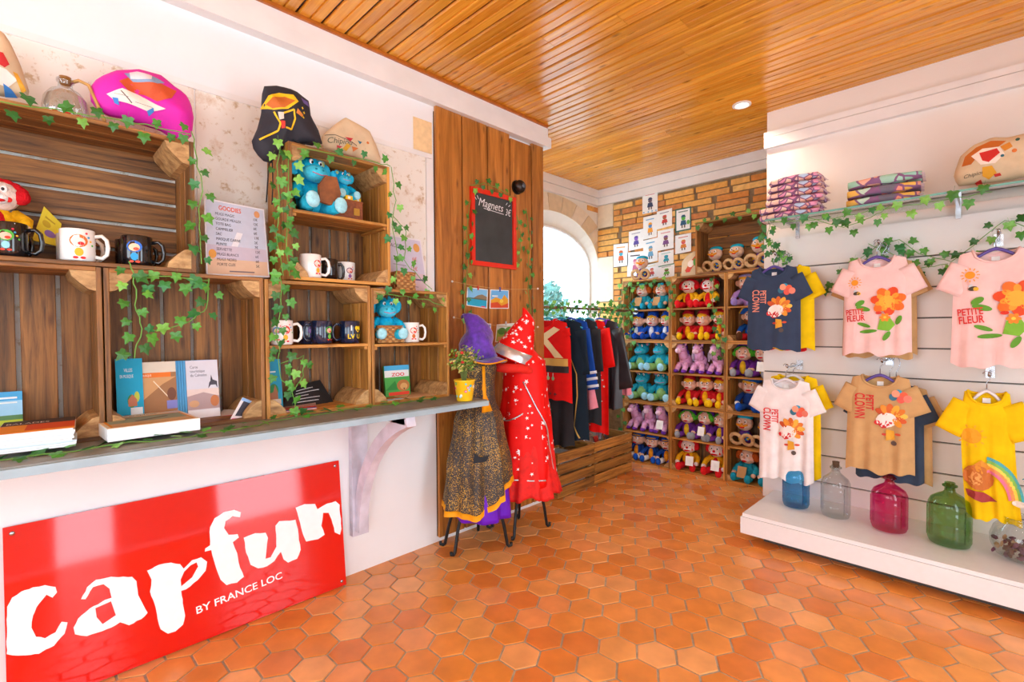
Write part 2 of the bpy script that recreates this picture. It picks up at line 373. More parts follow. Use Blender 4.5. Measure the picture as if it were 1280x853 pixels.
# ---- left wall with weathered panel band and vertical planks
wl = MB().b2((-.64, -3, 0), (0, 2.42, HT+.02)).build('wall_left', WHITE); tag(wl, 'white painted wall behind the counter', kind='structure')
def plaster():
    m, nt, p = _base('peeling_cream_panel'); N, L = nt.nodes, nt.links; p.inputs['Roughness'].default_value = .7
    g = N.new('ShaderNodeNewGeometry')
    def nz(s, d): n = N.new('ShaderNodeTexNoise'); n.inputs['Scale'].default_value = s; n.inputs['Detail'].default_value = d; n.inputs['Roughness'].default_value = .7; L.new(g.outputs['Position'], n.inputs['Vector']); return n
    a, b = nz(5, 8), nz(26, 6)
    r = N.new('ShaderNodeValToRGB'); e = r.color_ramp.elements; e[0].position, e[1].position = .55, .68; e[0].color = lin('ece8df'); e[1].color = lin('cdb191')
    L.new(a.outputs[0], r.inputs[0])
    r2 = N.new('ShaderNodeValToRGB'); e = r2.color_ramp.elements; e[0].position, e[1].position = .56, .66; e[0].color = (1, 1, 1, 1); e[1].color = lin('d9c6ab')
    L.new(b.outputs[0], r2.inputs[0])
    x = N.new('ShaderNodeMix'); x.data_type = 'RGBA'; x.blend_type = 'MULTIPLY'; x.inputs[0].default_value = 1; L.new(r.outputs[0], x.inputs[6]); L.new(r2.outputs[0], x.inputs[7]); L.new(x.outputs[2], p.inputs['Base Color'])
    return m
PLAS = plaster()
for a, b in ((-1.2, -.35), (-.345, .46), (.465, 1.02), (1.025, 1.5)): MB().b2((0, a, .88), (.006, b, 2.062)).build('wall_panel', PLAS, wl)
MB().b2((0, -1.2, 2.062), (.010, 1.54, 2.085)).build('panel_strip', TRIMW, wl)
MB().b2((0, 1.503, .88), (.010, 1.545, 2.06)).build('panel_strip', TRIMW, wl)
WALLP = wood('chestnut_wall_plank', '7c4716', 'c98238', .4, along=2.2, across=26, hue=.16, coat=.15)
MB().b2((0, 1.556, .032), (.0045, 2.42, 2.32)).build('plank_backing', mat('dark_plank_gap', '3a2412', .9), wl)
ys = [1.553, 1.735, 1.926, 2.111, 2.304, 2.422]
for i, (a, b) in enumerate(zip(ys, ys[1:])):
    zb, zt = .03, (2.345 if i != 3 else 2.325)
    plank('plank', wl, (.0145, (a+b)/2, (zb+zt)/2), zt-zb, (0, 0, 1), b-a-.009, (0, 1, 0), .018, WALLP)
note = tag(MB().b2((.001, 1.43, 2.09), (.004, 1.545, 2.255)).build('paper_note', mat('peach_paper', 'f0cf9c', .8)), 'blank peach paper square on the white wall beside the planks', 'paper')
# ---- cornices
t1 = MB().b2((0, -3, 2.412), (.036, 2.452, 2.474)).b2((0, -3, 2.346), (.052, 2.466, 2.410)).b2((-.03, 2.42, 2.346), (.0, 2.466, 2.410)).build('trim_1', TRIMW); tag(t1, 'white stepped cornice board', kind='structure')
t1b = MB().b2((0, -3, 2.474), (.05, 2.44, 2.4895)).build('trim_2', mat('orange_strip_wood', 'b5651d', .4, var=.12)); tag(t1b, 'thin wooden ceiling strip', kind='structure')
t3 = MB().b2((-.62, 2.42, 2.415), (-.585, 3.95, 2.4895)).b2((-.62, 2.42, 2.345), (-.592, 3.95, 2.412)).build('trim_3', TRIMW); tag(t3, kind='structure')
t4 = MB().b2((-.585, 3.91, 2.415), (1.115, 3.95, 2.4895)).b2((-.592, 3.918, 2.345), (1.115, 3.95, 2.412)).build('trim_4', TRIMW); tag(t4, kind='structure')
# ---- alcove wall with the arched window
AY, AZ = 3.30, 1.75
def arc(a, b, n=24, z0=.9): 
    P = [(AY+a*math.cos(PI*q/n), AZ+b*math.sin(PI*q/n)) for q in range(n+1)]
    return [(AY+a, z0)] + P + [(AY-a, z0)]
hole = arc(.645, .44)
wa = MB(); loops = [[Vector((a, b, 0)) for a, b in l] for l in ([(2.42, 0), (3.95, 0), (3.95, HT+.02), (2.42, HT+.02)], hole)]
P = [p for l in loops for p in l]
wa.add([(-.62, p.x, p.y) for p in P], [tuple(t) for t in tessellate_polygon(loops)])
gl_ = arc(.62, .33)
wa.rings([[(-.62, a, b) for a, b in hole], [(-.71, a, b) for a, b in gl_]], cap=False)
wa = wa.build('wall_alcove', mat('warm_plaster', 'ede6da', .7, var=.03, scale=5, bump=.1)); tag(wa, 'plaster wall around the arched window', kind='structure')
STONE = ramped('pale_limestone', ['e9d9bd', 'e3d0b0', 'eddfc8', 'dfcaa8'], .75, mott=.08, mscale=20, bump=.15)
for q in range(13):
    a0, a1 = PI*(q+.03)/13, PI*(q+.97)/13; C4 = []
    for t in (0, .5, 1):
        a = a0+(a1-a0)*t; C4.append((AY+.645*math.cos(a), AZ+.44*math.sin(a)))
    for t in (1, .5, 0):
        a = a0+(a1-a0)*t; C4.append((min(3.947, AY+.86*math.cos(a)), AZ+.59*math.sin(a)))
    if min(c[0] for c in C4) > 3.93 or max(c[0] for c in C4) < 2.43: continue
    C4 = [(max(2.425, c[0]), c[1]) for c in C4]
    MB().prism(C4, lambda a, b, k: (-.62+.008*k, a, b)).build('stone_block', STONE, wa)
BRICK = ramped('orange_brick', ['e6a04a', 'ecb462', 'da8e42', 'f0c070', 'e2a458', 'c9824a', 'e8aa52', 'dc9650'], .8, mott=.2, mscale=30, bump=.35)
for r in range(6):
    z0 = 2.02+r*.053
    for k in range(6):
        ya = 3.945-.11*(k+1)+(.05 if r % 2 else 0); yb = min(ya+.102, 3.945)
        if yb-ya < .03: continue
        if all(((c-AY)/.88)**2+((z-AZ)/.61)**2 > 1 for c in (ya, yb) for z in (z0, z0+.045)) and ya > 3.3 and z0+.045 < 2.346:
            MB().b2((-.621, ya, z0), (-.612, yb, z0+.044)).build('brick', BRICK, wa)
w1 = thing('window_1', 'arched window full of white daylight', None); w1['kind'] = 'structure'
fr = MB(); fr.tube([(-.705, a, b) for a, b in arc(.612, .322)], .016, 6); fr.build('window_frame', mat('white_window_frame', 'f4f8fc', .4), w1)
pn = MB(); q = arc(.605, .316); pn.prism(q, lambda a, b, k: (-.712+.004*k, a, b)); pn.build('pane', clear('window_glass', 'f6fbff', .05), w1)
MB().b2((-.72, 2.68, .88), (-.56, 3.92, .905)).build('window_sill', TRIMW, w1)
# ---- back wall of long bricks
wb = MB().b2((-.64, 3.95, 0), (3.05, 4.1, HT+.02)).build('wall_back', mat('dark_brick_mortar', '8f7a5c', .9, var=.15, bump=.3)); tag(wb, 'orange brick wall', kind='structure')
bl, bh, gp = .272, .043, .0105
blocks = [(-.615, -.44, 2.13, 2.342), (-.615, -.44, 1.42, 1.845)]
for a, b, c, d in blocks: MB().b2((a, 3.938, c), (b, 3.955, d)).build('stone_block', STONE, wb)
for r in range(27):
    z0 = .94+r*(bh+gp)
    if z0+bh > 2.343: break
    x0 = -.615 - (bl+gp)*(.5 if r % 2 else 0) - random.uniform(0, .02)
    while x0 < 1.11:
        xa, xb = max(x0, -.612), min(x0+bl+random.uniform(-.05, 0), 1.113)
        step = bl+gp if random.random() > .25 else bl*.55
        xb = min(xb, x0+step-gp)
        if xb-xa > .03:
            segs = [(xa, xb)]
            for a, b, c, d in blocks:
                if z0+bh > c-.004 and z0 < d+.004: segs = [(max(s0, b+.008), s1) for s0, s1 in segs if s1 > b+.03]
            for s0, s1 in segs:
                if s1-s0 > .03: MB().b2((s0, 3.936+random.uniform(-.002, .002), z0), (s1, 3.955, z0+bh)).build('brick', BRICK, wb)
        x0 += step
# ---- display wall with white slats
wr = MB().b2((1.115, 3.28, 0), (3.05, 3.95, HT+.02)).build('wall_right', mat('cream_wall_paint', 'f0e9e2', .55, var=.02, scale=3, bump=.06)); tag(wr, 'white display wall with slat panels', kind='structure')
MB().b2((1.116, 3.256, .10), (2.75, 3.2805, 1.70)).build('groove_backing', mat('dark_groove', '6e6964', .6), wr)
SLAT = mat('white_slat_laminate', 'efebe7', .35, var=.02, scale=4, spec=.5)
for k in range(10):
    z0 = .105+.157*k + (0 if k else .0); z1 = z0+.149
    if k == 9: z1 = 1.70
    if z1 > z0: MB().b2((1.114, 3.240, z0), (2.75, 3.262, z1)).build('slat', SLAT, wr)
MB().b2((1.108, 3.245, 2.262), (3.05, 3.28, 2.322)).b2((1.105, 3.25, 2.326), (3.05, 3.28, 2.36)).build('trim_band', TRIMW, wr)
# ---- the shop's unseen side: entrance wall with glazed openings, rear wall with a window
we = MB()
def wallseg(y0, y1, z0, z1): we.b2((3.05, y0, z0), (3.2, y1, z1))
wallseg(-3, -2.45, 0, HT); wallseg(-2.45, -.45, 0, .35); wallseg(-2.45, -.45, 2.15, HT); wallseg(-.45, .12, 0, HT)
wallseg(.12, .46, 2.07, HT); wallseg(.46, 1.2, 0, HT); wallseg(1.2, 1.95, 2.07, HT); wallseg(1.95, 3.28, 0, HT)
tag(we.build('wall_entrance', WHITE), 'white entrance wall with glazed openings', kind='structure')
wz = MB().b2((-.64, -3.12, 0), (.25, -3, HT)).b2((2.55, -3.12, 0), (3.2, -3, HT)).b2((.25, -3.12, 0), (2.55, -3, .5)).b2((.25, -3.12, 2.2), (2.55, -3, HT))
tag(wz.build('wall_rear', WHITE), 'white rear wall', kind='structure')
# ---- garden outside the arched window
gd = MB().b2((-14, -4, -.5), (-1.2, 18, -.45)).build('ground', mat('bright_gravel', 'd8d8d0', .9)); tag(gd, 'pale ground outside the window', kind='structure')
def tree(loc, h, r, c, label):
    t = thing('garden_tree', label, 'tree', loc)
    MB().tube([(0, 0, 0), (.05, 0, h*.3), (0, .06, h*.62)], [.1, .08, .04], 7).build('trunk', mat('bark', '6c5a48', .9), t)
    b = MB()
    for k in range(900):
        d = Vector((random.gauss(0, 1), random.gauss(0, 1), random.gauss(0, .8))).normalized()*random.uniform(.5, 1)**.5
        c0 = Vector((d.x*r, d.y*r, h*.66+d.z*r*.95)); n = Vector((random.gauss(0, 1), random.gauss(0, 1), random.gauss(0, 1))).normalized(); a = n.orthogonal().normalized()*.11; e = n.cross(a)
        b.add([c0-a, c0+e*.5, c0+a, c0-e*.5], [(0, 1, 2, 3)])
    b.build('crown', c, t)
LEAFT = mat('tree_leaf', '5f8f86', .8); LEAFU = mat('tree_leaf_light', '7fb06a', .8)
tree((-5.6, 8.2, -.45), 3.1, .95, LEAFT, 'blue-green garden tree seen through the arched window')
tree((-5.0, 6.7, -.45), 1.9, .55, LEAFU, 'small light green bushy tree outside the arched window')
# ---- recessed ceiling spotlights: the first in view, the others added out of view
def downlight(x, y, w, label):
    t = thing('ceiling_spotlight', label, 'spotlight', (x, y, HT), 0)
    b = MB(); b.lathe([(.052, .001), (.052, -.006), (.038, -.008), (.034, .002)], 24); b.build('rim', mat('white_lamp_rim', 'f2f2f2', .3), t)
    MB().lathe([(.034, -.002), (.001, -.0022)], 24).build('lamp_lens', glow('lit_lens', 'fff2dc', 14), t)
    l = bpy.data.lights.new('spot', 'SPOT'); l.energy = w; l.spot_size = 2.4; l.spot_blend = .9; l.color = (1, .84, .66); l.shadow_soft_size = .035
    o = bpy.data.objects.new('spot', l); COL.objects.link(o); o.parent = t; o.location = (0, 0, -.02)
downlight(1.046, 3.05, 46, 'small round recessed spotlight glowing in the pine ceiling')
downlight(1.05, .85, 12, 'added out-of-view ceiling spotlight over the counter')  # added lamp above the frame, evens out the light
downlight(-.30, 2.70, 46, 'added unseen ceiling spotlight brightening the alcove behind the plank wall')  # made-up lamp behind the wall corner, lifts the dark alcove
downlight(2.25, 2.2, 5, 'added out-of-view ceiling spotlight before the shirt wall')  # unseen extra lamp giving weak fill light
downlight(2.25, .6, 10, 'added out-of-view ceiling spotlight over the entrance')  # extra fill lamp added outside the view
# ================================================================== COUNTER, SIGN, CRATES
CZ = .83                                            # counter top height
ct = thing('counter', 'grey-blue painted counter shelf on a white wooden bracket along the wall', 'counter', (.25, .2, CZ))
GREY = mat('grey_blue_paint', '9db2bc', .45, var=.1, scale=7, bump=.12, bscale=30)
def loc(o): return Vector(o.location)
def slab(t, a, b, name, m): 
    l = loc(t); return MB().b2([a[i]-l[i] for i in range(3)], [b[i]-l[i] for i in range(3)]).build(name, m, t)
slab(ct, (0.012, -1.6, CZ-.026), (.49, 1.5, CZ-.004), 'counter_top', GREY)
slab(ct, (0.012, -1.6, CZ-.004), (.478, 1.5, CZ), 'top_skin', mat('worn_grey_top', '8d8b84', .5, var=.15, scale=9))
BRK = mat('white_washed_wood', 'd6d2e0', .55, var=.1, scale=14, bump=.15)
for yb in (1.09, -1.2):
    br = MB(); l = loc(ct)
    br.b2((.0-l.x+.002, yb-.035-l.y, .19-CZ), (.032-l.x, yb+.045-l.y, CZ-.028-CZ))
    br.b2((.03-l.x, yb-.022-l.y, CZ-.06-CZ), (.46-l.x, yb+.022-l.y, CZ-.027-CZ))
    R = []
    for q in range(13):
        s_ = q/12; a = s_*1.25; cx = .04+.43*(1-math.cos(a))/(1-math.cos(1.25)); cz = .215+.575*math.sin(a)/math.sin(1.25)
        tx, tz = .43*math.sin(a)/(1-math.cos(1.25)), .575*math.cos(a)/math.sin(1.25); n = math.hypot(tx, tz); nx, nz_ = tz/n*.028, -tx/n*.028
        R.append([(cx-l.x+nx*i, yb+.022*j-l.y, cz-CZ+nz_*i) for i, j in ((-1, -1), (1, -1), (1, 1), (-1, 1))])
    br.rings(R); br.build('bracket', BRK, ct)
# ---- the red company sign leaning on the wall
SH, SW0, SW1, LEAN = .555, -.065, 1.0, .058
sg = thing('shop_sign', 'glossy red panel sign with white brush lettering leaning below the counter', 'sign', (.075, (SW0+SW1)/2, 0))
th = math.atan2(LEAN, SH); sl = loc(sg)
def onsign(y, s, off=0.0):           # y along the wall, s up the panel face
    return (.072-s*math.sin(th)+off*math.cos(th)-sl.x, y-sl.y, .004+s*math.cos(th)+off*math.sin(th))
RED = mat('glossy_red_acrylic', 'dc140a', .06, var=.01, spec=.6, coat=.15)
b = MB(); b.prism([(SW0, 0), (SW1, 0), (SW1, SH+.002), (SW0, SH+.002)], lambda a, c, k: onsign(a, c, -.005*(1-k))); b.build('sign_panel', RED, sg)
def zs(px, py):                      # sight line met with the leaning panel
    d = _ray(px, py); n = Vector((math.cos(th), 0, math.sin(th))); p0 = Vector((.072, 0, .004)); t = (p0-CAM).dot(n)/d.dot(n); p = CAM+d*t
    return (p.y, (p.z-.004)/math.cos(th))
def z5(l): return [zs(x*.375, 560+y*.375) for x, y in l]
LET = {
 'c': ([(190,482),(185,464),(150,458),(110,465),(70,480),(40,500),(24,530),(22,688),(60,693),(130,687),(180,660),(215,620),(225,582),(205,580),(185,615),(150,635),(120,630),(105,600),(110,560),(130,520),(155,490),(175,500)], []),
 'a': ([(270,505),(290,465),(320,440),(370,430),(440,430),(455,445),(460,490),(478,525),(492,550),(470,572),(430,592),(400,582),(370,600),(330,615),(290,628),(250,622),(245,600),(260,570),(300,535),(350,507),(372,500),(365,470),(345,455),(310,465),(285,505)], [[(318,535),(370,512),(386,558),(342,588),(322,565)]]),
 'p': ([(490,410),(530,390),(570,383),(600,388),(612,403),(640,375),(670,365),(690,380),(685,410),(660,440),(620,472),(604,477),(617,560),(610,590),(585,612),(560,620),(535,605),(525,570),(515,520),(500,480),(505,440)], [[(614,413),(635,392),(655,382),(660,396),(640,432),(604,462),(602,440)]]),
 'f': ([(700,265),(715,235),(745,215),(780,207),(803,215),(800,232),(775,228),(752,245),(747,268),(762,290),(792,288),(796,299),(776,315),(790,350),(800,400),(813,430),(790,450),(755,458),(735,440),(720,400),(708,360),(704,341),(683,346),(684,336),(700,325)], []),
 'u': ([(812,300),(850,285),(885,283),(893,300),(888,340),(885,370),(902,365),(921,330),(918,260),(930,245),(985,240),(995,290),(1002,340),(990,370),(960,383),(945,372),(936,347),(915,377),(890,395),(860,402),(835,390),(820,350)], []),
 'n': ([(985,200),(1015,188),(1050,187),(1058,205),(1090,186),(1118,178),(1132,190),(1138,270),(1133,290),(1115,282),(1105,240),(1095,217),(1077,217),(1071,260),(1082,290),(1060,305),(1020,313),(1010,290),(1000,250)], [])}
random.seed(5)
for k, (o_, hs) in LET.items():
    # rough brush edge: split long edges and jitter
    def rough(l):
        out = []
        for i, (x, y) in enumerate(l):
            x2, y2 = l[(i+1) % len(l)]; n = max(1, int(math.hypot(x2-x, y2-y)/14))
            for q in range(n): out.append((x+(x2-x)*q/n+(random.uniform(-1.6, 1.6) if q else 0), y+(y2-y)*q/n+(random.uniform(-1.6, 1.6) if q else 0)))
        return out
    p_ = Pr().poly(z5(rough(o_)), 'fdfdfd', [z5(h) for h in hs]); p_.build('letter', sg, lambda a, c, o: onsign(a, c, o))
y0_, s0_ = zs(653*.375, 560+556*.375); y1_, s1_ = zs(946*.375, 560+430*.375)
p_ = Pr().text('BY FRANCE LOC', y0_, s0_, .038, 'fdfdfd', rot=math.atan2(s1_-s0_, y1_-y0_)*.9, bold=.012, fit=math.hypot(y1_-y0_, s1_-s0_)*.98)
p_.build('lettering', sg, lambda a, c, o: onsign(a, c, o))
for a, c in ((SW0+.02, .02), (SW1-.02, .02), (SW0+.02, SH-.02), (SW1-.02, SH-.02)):
    b = MB(); b.ell(onsign(a, c, .001), (.003, .007, .007), None, 0, 8, 6); b.build('screw', STEEL, sg, True)
# ---- wooden crates
def crate(label, lc, rz, w, h, d, horiz=False, shelf=None, slat_shelf=False, m=CRATE, mb=CRATEB, group=None, nb=5, blocks=True, shelf_m=None, bk=None):
    t = thing('wooden_crate', label, 'crate', lc, rz, group); T = .013; g = .006
    pw = (d-.012-2*g)/3
    for i in range(3):
        yc = .001+pw/2+i*(pw+g)
        for x in (T/2, w-T/2): plank('side_slat', t, (x, yc, h/2), h-.002, (0, 0, 1), pw, (0, 1, 0), T, m)
        for z in (T/2, h-T/2): plank('end_slat', t, (w/2, yc, z), w-2*T-.001, (1, 0, 0), pw, (0, 1, 0), T, m)
    n = nb
    for i in range(n):
        gap = .011
        if horiz:
            bw = (h-gap*(n-1)-.004)/n; plank('back_slat', t, (w/2, d-.006, .002+bw/2+i*(bw+gap)), w-.004, (1, 0, 0), bw, (0, 0, 1), .009, mb)
        else:
            bw = (w-gap*(n-1)-.004)/n; plank('back_slat', t, (.002+bw/2+i*(bw+gap), d-.006, h/2), h-.004, (0, 0, 1), bw, (1, 0, 0), .009, mb)
    if blocks:
        B = bk or .058
        for sx in (0, 1):
            for sz in (0, 1):
                pts = [(0, 0), (B, 0), (B*.92, B*.28), (B*.62, B*.62), (B*.28, B*.92), (0, B)]
                ax = (lambda a: T+a) if sx == 0 else (lambda a: w-T-a)
                az = (lambda c: T+c) if sz == 0 else (lambda c: h-T-c)
                b = MB(); b.prism(pts, lambda a, c, k: (ax(a), .004+k*(d-.03), az(c))); b.build('corner_block', BLOCK, t)
    if shelf:
        if slat_shelf:
            for i in range(3): plank('shelf_slat', t, (w/2, .002+pw/2+i*(pw+g), shelf), w-2*T-.002, (1, 0, 0), pw, (0, 1, 0), .012, m)
        else: plank('shelf_board', t, (w/2, (d-.016)/2, shelf), w-2*T-.002, (1, 0, 0), d-.02, (0, 1, 0), .012, shelf_m or CRATEL)
        for x in (T+.008, w-T-.008): plank('shelf_cleat', t, (x, (d-.016)/2, shelf-.013), d-.03, (0, 1, 0), .014, (1, 0, 0), .012, m)
    return t
XF = .262                                           # front of the counter crates
def cc(y0, z0, w, h, label, **k): return crate(label, (XF, y0, z0), PI/2, w, h, .235, **k)
cA = cc(-.292, CZ, .452, .515, 'dark wooden crate on the counter holding the orange magazine stack')
cB = cc(.164, CZ, .446, .515, 'dark wooden crate on the counter with a row of tourist brochures')
cC = cc(.614, CZ, .420, .512, 'wooden crate on the counter with four mugs on its middle shelf', shelf=.262, m=CRATEL)
cD = cc(1.038, CZ, .412, .505, 'wooden crate on the counter with a wicker basket on its middle shelf', shelf=.258, m=CRATEL)
cE = cc(-.27, CZ+.516, .672, .432, 'wide dark crate lying on its side under the pink bag', horiz=True, m=CRATE, bk=.066)
cF = cc(.705, CZ+.517, .428, .518, 'upright wooden crate with blue plush elephants on its upper shelf', shelf=.262, slat_shelf=True, m=CRATEL)
# ---- the plush wall of nine crates and the one on top
SY = 3.71; SD = .222; CWd = .443; CHt = .524
tierlab = [['teal-dressed dolls and blue jesters', 'turquoise hippos', 'pink unicorns and blue-capped dolls'],
           ['red-haired clowns and red elves', 'pink unicorns and red elves', 'purple jesters and red-haired clowns'],
           ['lilac doll and pirate', 'purple jesters and blue berets', 'ring-armed dolls and mermaids']]
X0 = -.192
for c in range(3):
    for r in range(3):
        crate('wooden shelf crate filled with '+tierlab[c][r], (X0+c*(CWd+.003), SY, (2-r)*(CHt+.001)), 0, CWd, CHt, SD, shelf=.262, m=CRATEL, mb=CRATEB, group='crates stacked into the plush wall', shelf_m=CRATEL, bk=.04)
crate('wide wooden crate lying on top of the plush wall with ring-armed dolls', (.462, SY, 3*(CHt+.001)+.001), 0, .64, .405, SD, horiz=True, m=CRATE, nb=4, group='crates stacked into the plush wall', bk=.05)
# ---- two open crates on the floor below the clothes rail
def open_crate(label, y0, L, W, H):
    t = thing('wooden_crate', label, 'crate', (.06-W/2, y0+L/2, 0), 0, 'crates standing on the floor'); n = 4; g = .012; sw = (H-.01-g*(n-1))/n
    for i in range(n):
        z = .01+sw/2+i*(sw+g)
        for s in (-1, 1):
            plank('side_slat', t, (s*(W/2-.006), 0, z), L, (0, 1, 0), sw, (0, 0, 1), .012, CRATEF)
            plank('end_slat', t, (0, s*(L/2-.008), z), W-.026, (1, 0, 0), sw, (0, 0, 1), .014, CRATEF)
    for i in range(4): plank('bottom_slat', t, (-W/2+.02+(W-.04)*(i+.5)/4, 0, .008), L-.03, (0, 1, 0), (W-.04)/4-.01, (1, 0, 0), .01, CRATEF)
    for sx in (-1, 1):
        for sy in (-1, 1): plank('corner_post', t, (sx*(W/2-.026), sy*(L/2-.03), H/2), H-.012, (0, 0, 1), .026, (1, 0, 0), .028, BLOCK)
    return t
oc1 = open_crate('slatted crate on the floor beside the plank wall', 2.508, .42, .31, .315)
oc2 = open_crate('slatted crate on the floor beside the plush wall, holding packaged costumes', 2.932, .51, .31, .318)
# ================================================================== SOFT TOYS (prototypes, seated, facing -Y, about 22 cm tall)
random.seed(21)
def part(t, name, m, *ells, smooth=True):
    b = MB()
    for e in ells: b.ell(*e)
    return b.build(name, m, t, smooth)
EYE = mat('eye_white', 'ffffff', .3); PUP = mat('eye_black', '15161c', .2); LIP = fur('d8232a'); SKIN = fur('f3c3a8'); PALE = fur('f7e3da')
def face(t, z=.152, y=-.048, skin=SKIN, nose=None, mouth=LIP, dx=.019, muzzle=PALE, mw=.017):
    if muzzle is not None: part(t, 'muzzle', muzzle, ((0, y+.006, z-.016), (.030, .016, .019)))
    for s in (-1, 1):
        e = part(t, 'eye', EYE, ((s*dx, y+.002, z+.012), (.0085, .005, .011), None, 0, 8, 6)); part(e, 'pupil', PUP, ((s*dx*.9, y-.003, z+.011), (.004, .003, .005), None, 0, 8, 6))
    part(t, 'nose', nose or skin, ((0, y-.012, z-.004), (.009, .010, .008), None, 0, 8, 6))
    part(t, 'mouth', mouth, ((0, y-.010, z-.024), (mw, .006, .0055), None, 0, 8, 6))
def doll(name, skin=SKIN, body='d8232a', limb='f2c21a', feet='f2c21a', hand=None, muzzle=PALE, nose=None, trim=None, hold=None, mw=.017):
    t = thing(name, 'x', 'plush toy')
    bo = part(t, 'body', fur(body), ((0, 0, .058), (.046, .040, .058)))
    if trim: part(bo, 'front_trim', fur(trim), ((0, -.026, .058), (.022, .02, .045)))
    part(t, 'head', skin, ((0, -.006, .150), (.053, .046, .047)))
    face(t, skin=skin, muzzle=muzzle, nose=nose, mw=mw)
    for s in (-1, 1):
        part(t, 'ear', skin, ((s*.055, -.002, .150), (.014, .010, .019), (0, s*.3, 0), 0, 8, 6))
        a = MB(); a.tube([(s*.036, 0, .098), (s*.062, -.022, .075), (s*.064, -.056, .052)], [.017, .018, .015], 8); ar = a.build('arm', fur(body), t, True)
        part(ar, 'hand', hand or skin, ((s*.062, -.064, .046), (.016, .016, .014), None, 0, 8, 6))
        a = MB(); a.tube([(s*.024, -.01, .024), (s*.038, -.06, .022), (s*.042, -.092, .022)], [.022, .021, .018], 8); le = a.build('leg', fur(limb), t, True)
        part(le, 'foot', fur(feet), ((s*.045, -.104, .028), (.021, .019, .028), None, 0, 10, 6))
    if hold: b = MB(); b.box((0, -.088, .062), (.055, .006, .07), 0, Matrix.Rotation(-.35, 3, 'X')); b.build('held_book', mat('book_'+hold, hold, .6), t)
    return t
def hair(t, c, n=9, r=.020, top=.178, spread=.05, back=True):
    E_ = [((0, .012, .166), (.055, .044, .038))]
    for q in range(n):
        a = PI*(q/(n-1)); E_.append(((spread*math.cos(a), -.008+random.uniform(-.01, .01), top-.028+.030*math.sin(a)), (r, r*.85, r), None, 0, 8, 6))
    return part(t, 'hair', fur(c), *E_)
def hat_cap(t, c, brim=None): 
    h = part(t, 'hat', fur(c), ((0, .004, .186), (.052, .046, .026)))
    if brim: part(h, 'hat_brim', fur(brim), ((0, -.004, .178), (.058, .052, .009)))
PL = {}
# red-haired clown
t = doll('clown_doll', PALE, 'f0b81e', 'd6202a', 'e0262c', nose=fur('e81d24'), trim='d6202a', muzzle=EYE and fur('ffffff'), mw=.024); hair(t, 'd01f28', 9, .024); PL['clown'] = t
for s in (-1, 1): part(t, 'cheek', fur('e8342f'), ((s*.028, -.043, .134), (.008, .004, .008), None, 0, 8, 6))
# elf with red hood and yellow fringe
t = doll('elf_doll', SKIN, 'd0222a', 'd0222a', 'f4c71c', trim='f4b81c'); part(t, 'fringe', fur('f2b92a'), ((0, -.024, .182), (.040, .030, .018), (.3, 0, 0)))
b = MB(); b.tube([(0, .0, .180), (.004, .012, .205), (.03, .03, .222)], [.052, .040, .010], 10); b.build('hood', fur('b31d2c'), t, True); PL['elf'] = t
# blue jester cap
t = doll('jester_doll', SKIN, '1f57c2', '1f57c2', '1a49b0', trim='e9eef8'); part(t, 'fringe', fur('f2b92a'), ((0, -.026, .180), (.040, .026, .015), (.3, 0, 0)))
b = MB(); b.tube([(0, 0, .182), (-.012, .012, .206), (-.034, .012, .226)], [.052, .036, .012], 10).tube([(0, 0, .182), (.014, .012, .206), (.036, .012, .222)], [.050, .034, .012], 10); b.build('jester_cap', fur('1d4fc0'), t, True); PL['bluejester'] = t
# blue cap with blond fringe, blue shoes
t = doll('cap_doll', SKIN, '20489a', 'f0f0f0', '1e58c4', trim='f09a24'); part(t, 'fringe', fur('f2b92a'), ((0, -.026, .180), (.042, .028, .014), (.3, 0, 0))); hat_cap(t, '2358c8', '1c48ad'); PL['cap'] = t
# beret
t = doll('beret_doll', SKIN, '23438c', '27529f', '1e58c4', hand=fur('ffffff')); part(t, 'fringe', fur('f0b63a'), ((0, -.026, .178), (.042, .026, .014), (.3, 0, 0))); h = part(t, 'beret', fur('1f5fb4'), ((.008, .0, .192), (.060, .052, .022), (0, .15, 0))); PL['beret'] = t
# purple jester with green hair
t = doll('troll_doll', SKIN, '6b2f92', '7a3aa4', '9aa0a8', trim='e5c02e'); hair(t, '53b833', 7, .020); b = MB(); b.tube([(-.05, .006, .160), (-.03, .02, .196), (0, .02, .208), (.03, .02, .198), (.058, .006, .150)], [.014, .022, .024, .022, .010], 8); b.build('hood', fur('5a2b86'), t, True); PL['troll'] = t
# lilac doll
t = doll('lilac_doll', SKIN, 'b58fd6', 'a98fd0', '9a86cc', hand=fur('f6eefb')); part(t, 'fringe', fur('f0b63a'), ((0, -.024, .182), (.042, .026, .014), (.3, 0, 0))); hat_cap(t, 'b9a6dc'); PL['lilac'] = t
# pirate
t = doll('pirate_doll', SKIN, '1c57ae', 'c8242c', '5a3822', trim='e8c53a'); part(t, 'beard', fur('6a4224'), ((0, -.034, .124), (.044, .024, .026)))
b = MB(); b.prism([(-.075, .172), (.075, .172), (.055, .205), (0, .232), (-.055, .205)], lambda a, c, k: (a, -.02+.045*k, c)); h = b.build('pirate_hat', fur('1f5fc0'), t); MB().tube([(-.075, -.022, .174), (-.055, -.022, .206), (0, -.022, .232), (.055, -.022, .206), (.075, -.022, .174)], .004, 6).build('hat_piping', fur('f0c83a'), h, True); PL['pirate'] = t
# red-haired doll in teal
t = doll('mermaid_doll', SKIN, '2ba3bd', '2ba3bd', '2396b4', hold='b98a52'); hair(t, 'b8561f', 9, .024, top=.176, spread=.056); part(t, 'bow', fur('2fb3cf'), ((0, -.02, .198), (.026, .012, .012))); PL['teal'] = t
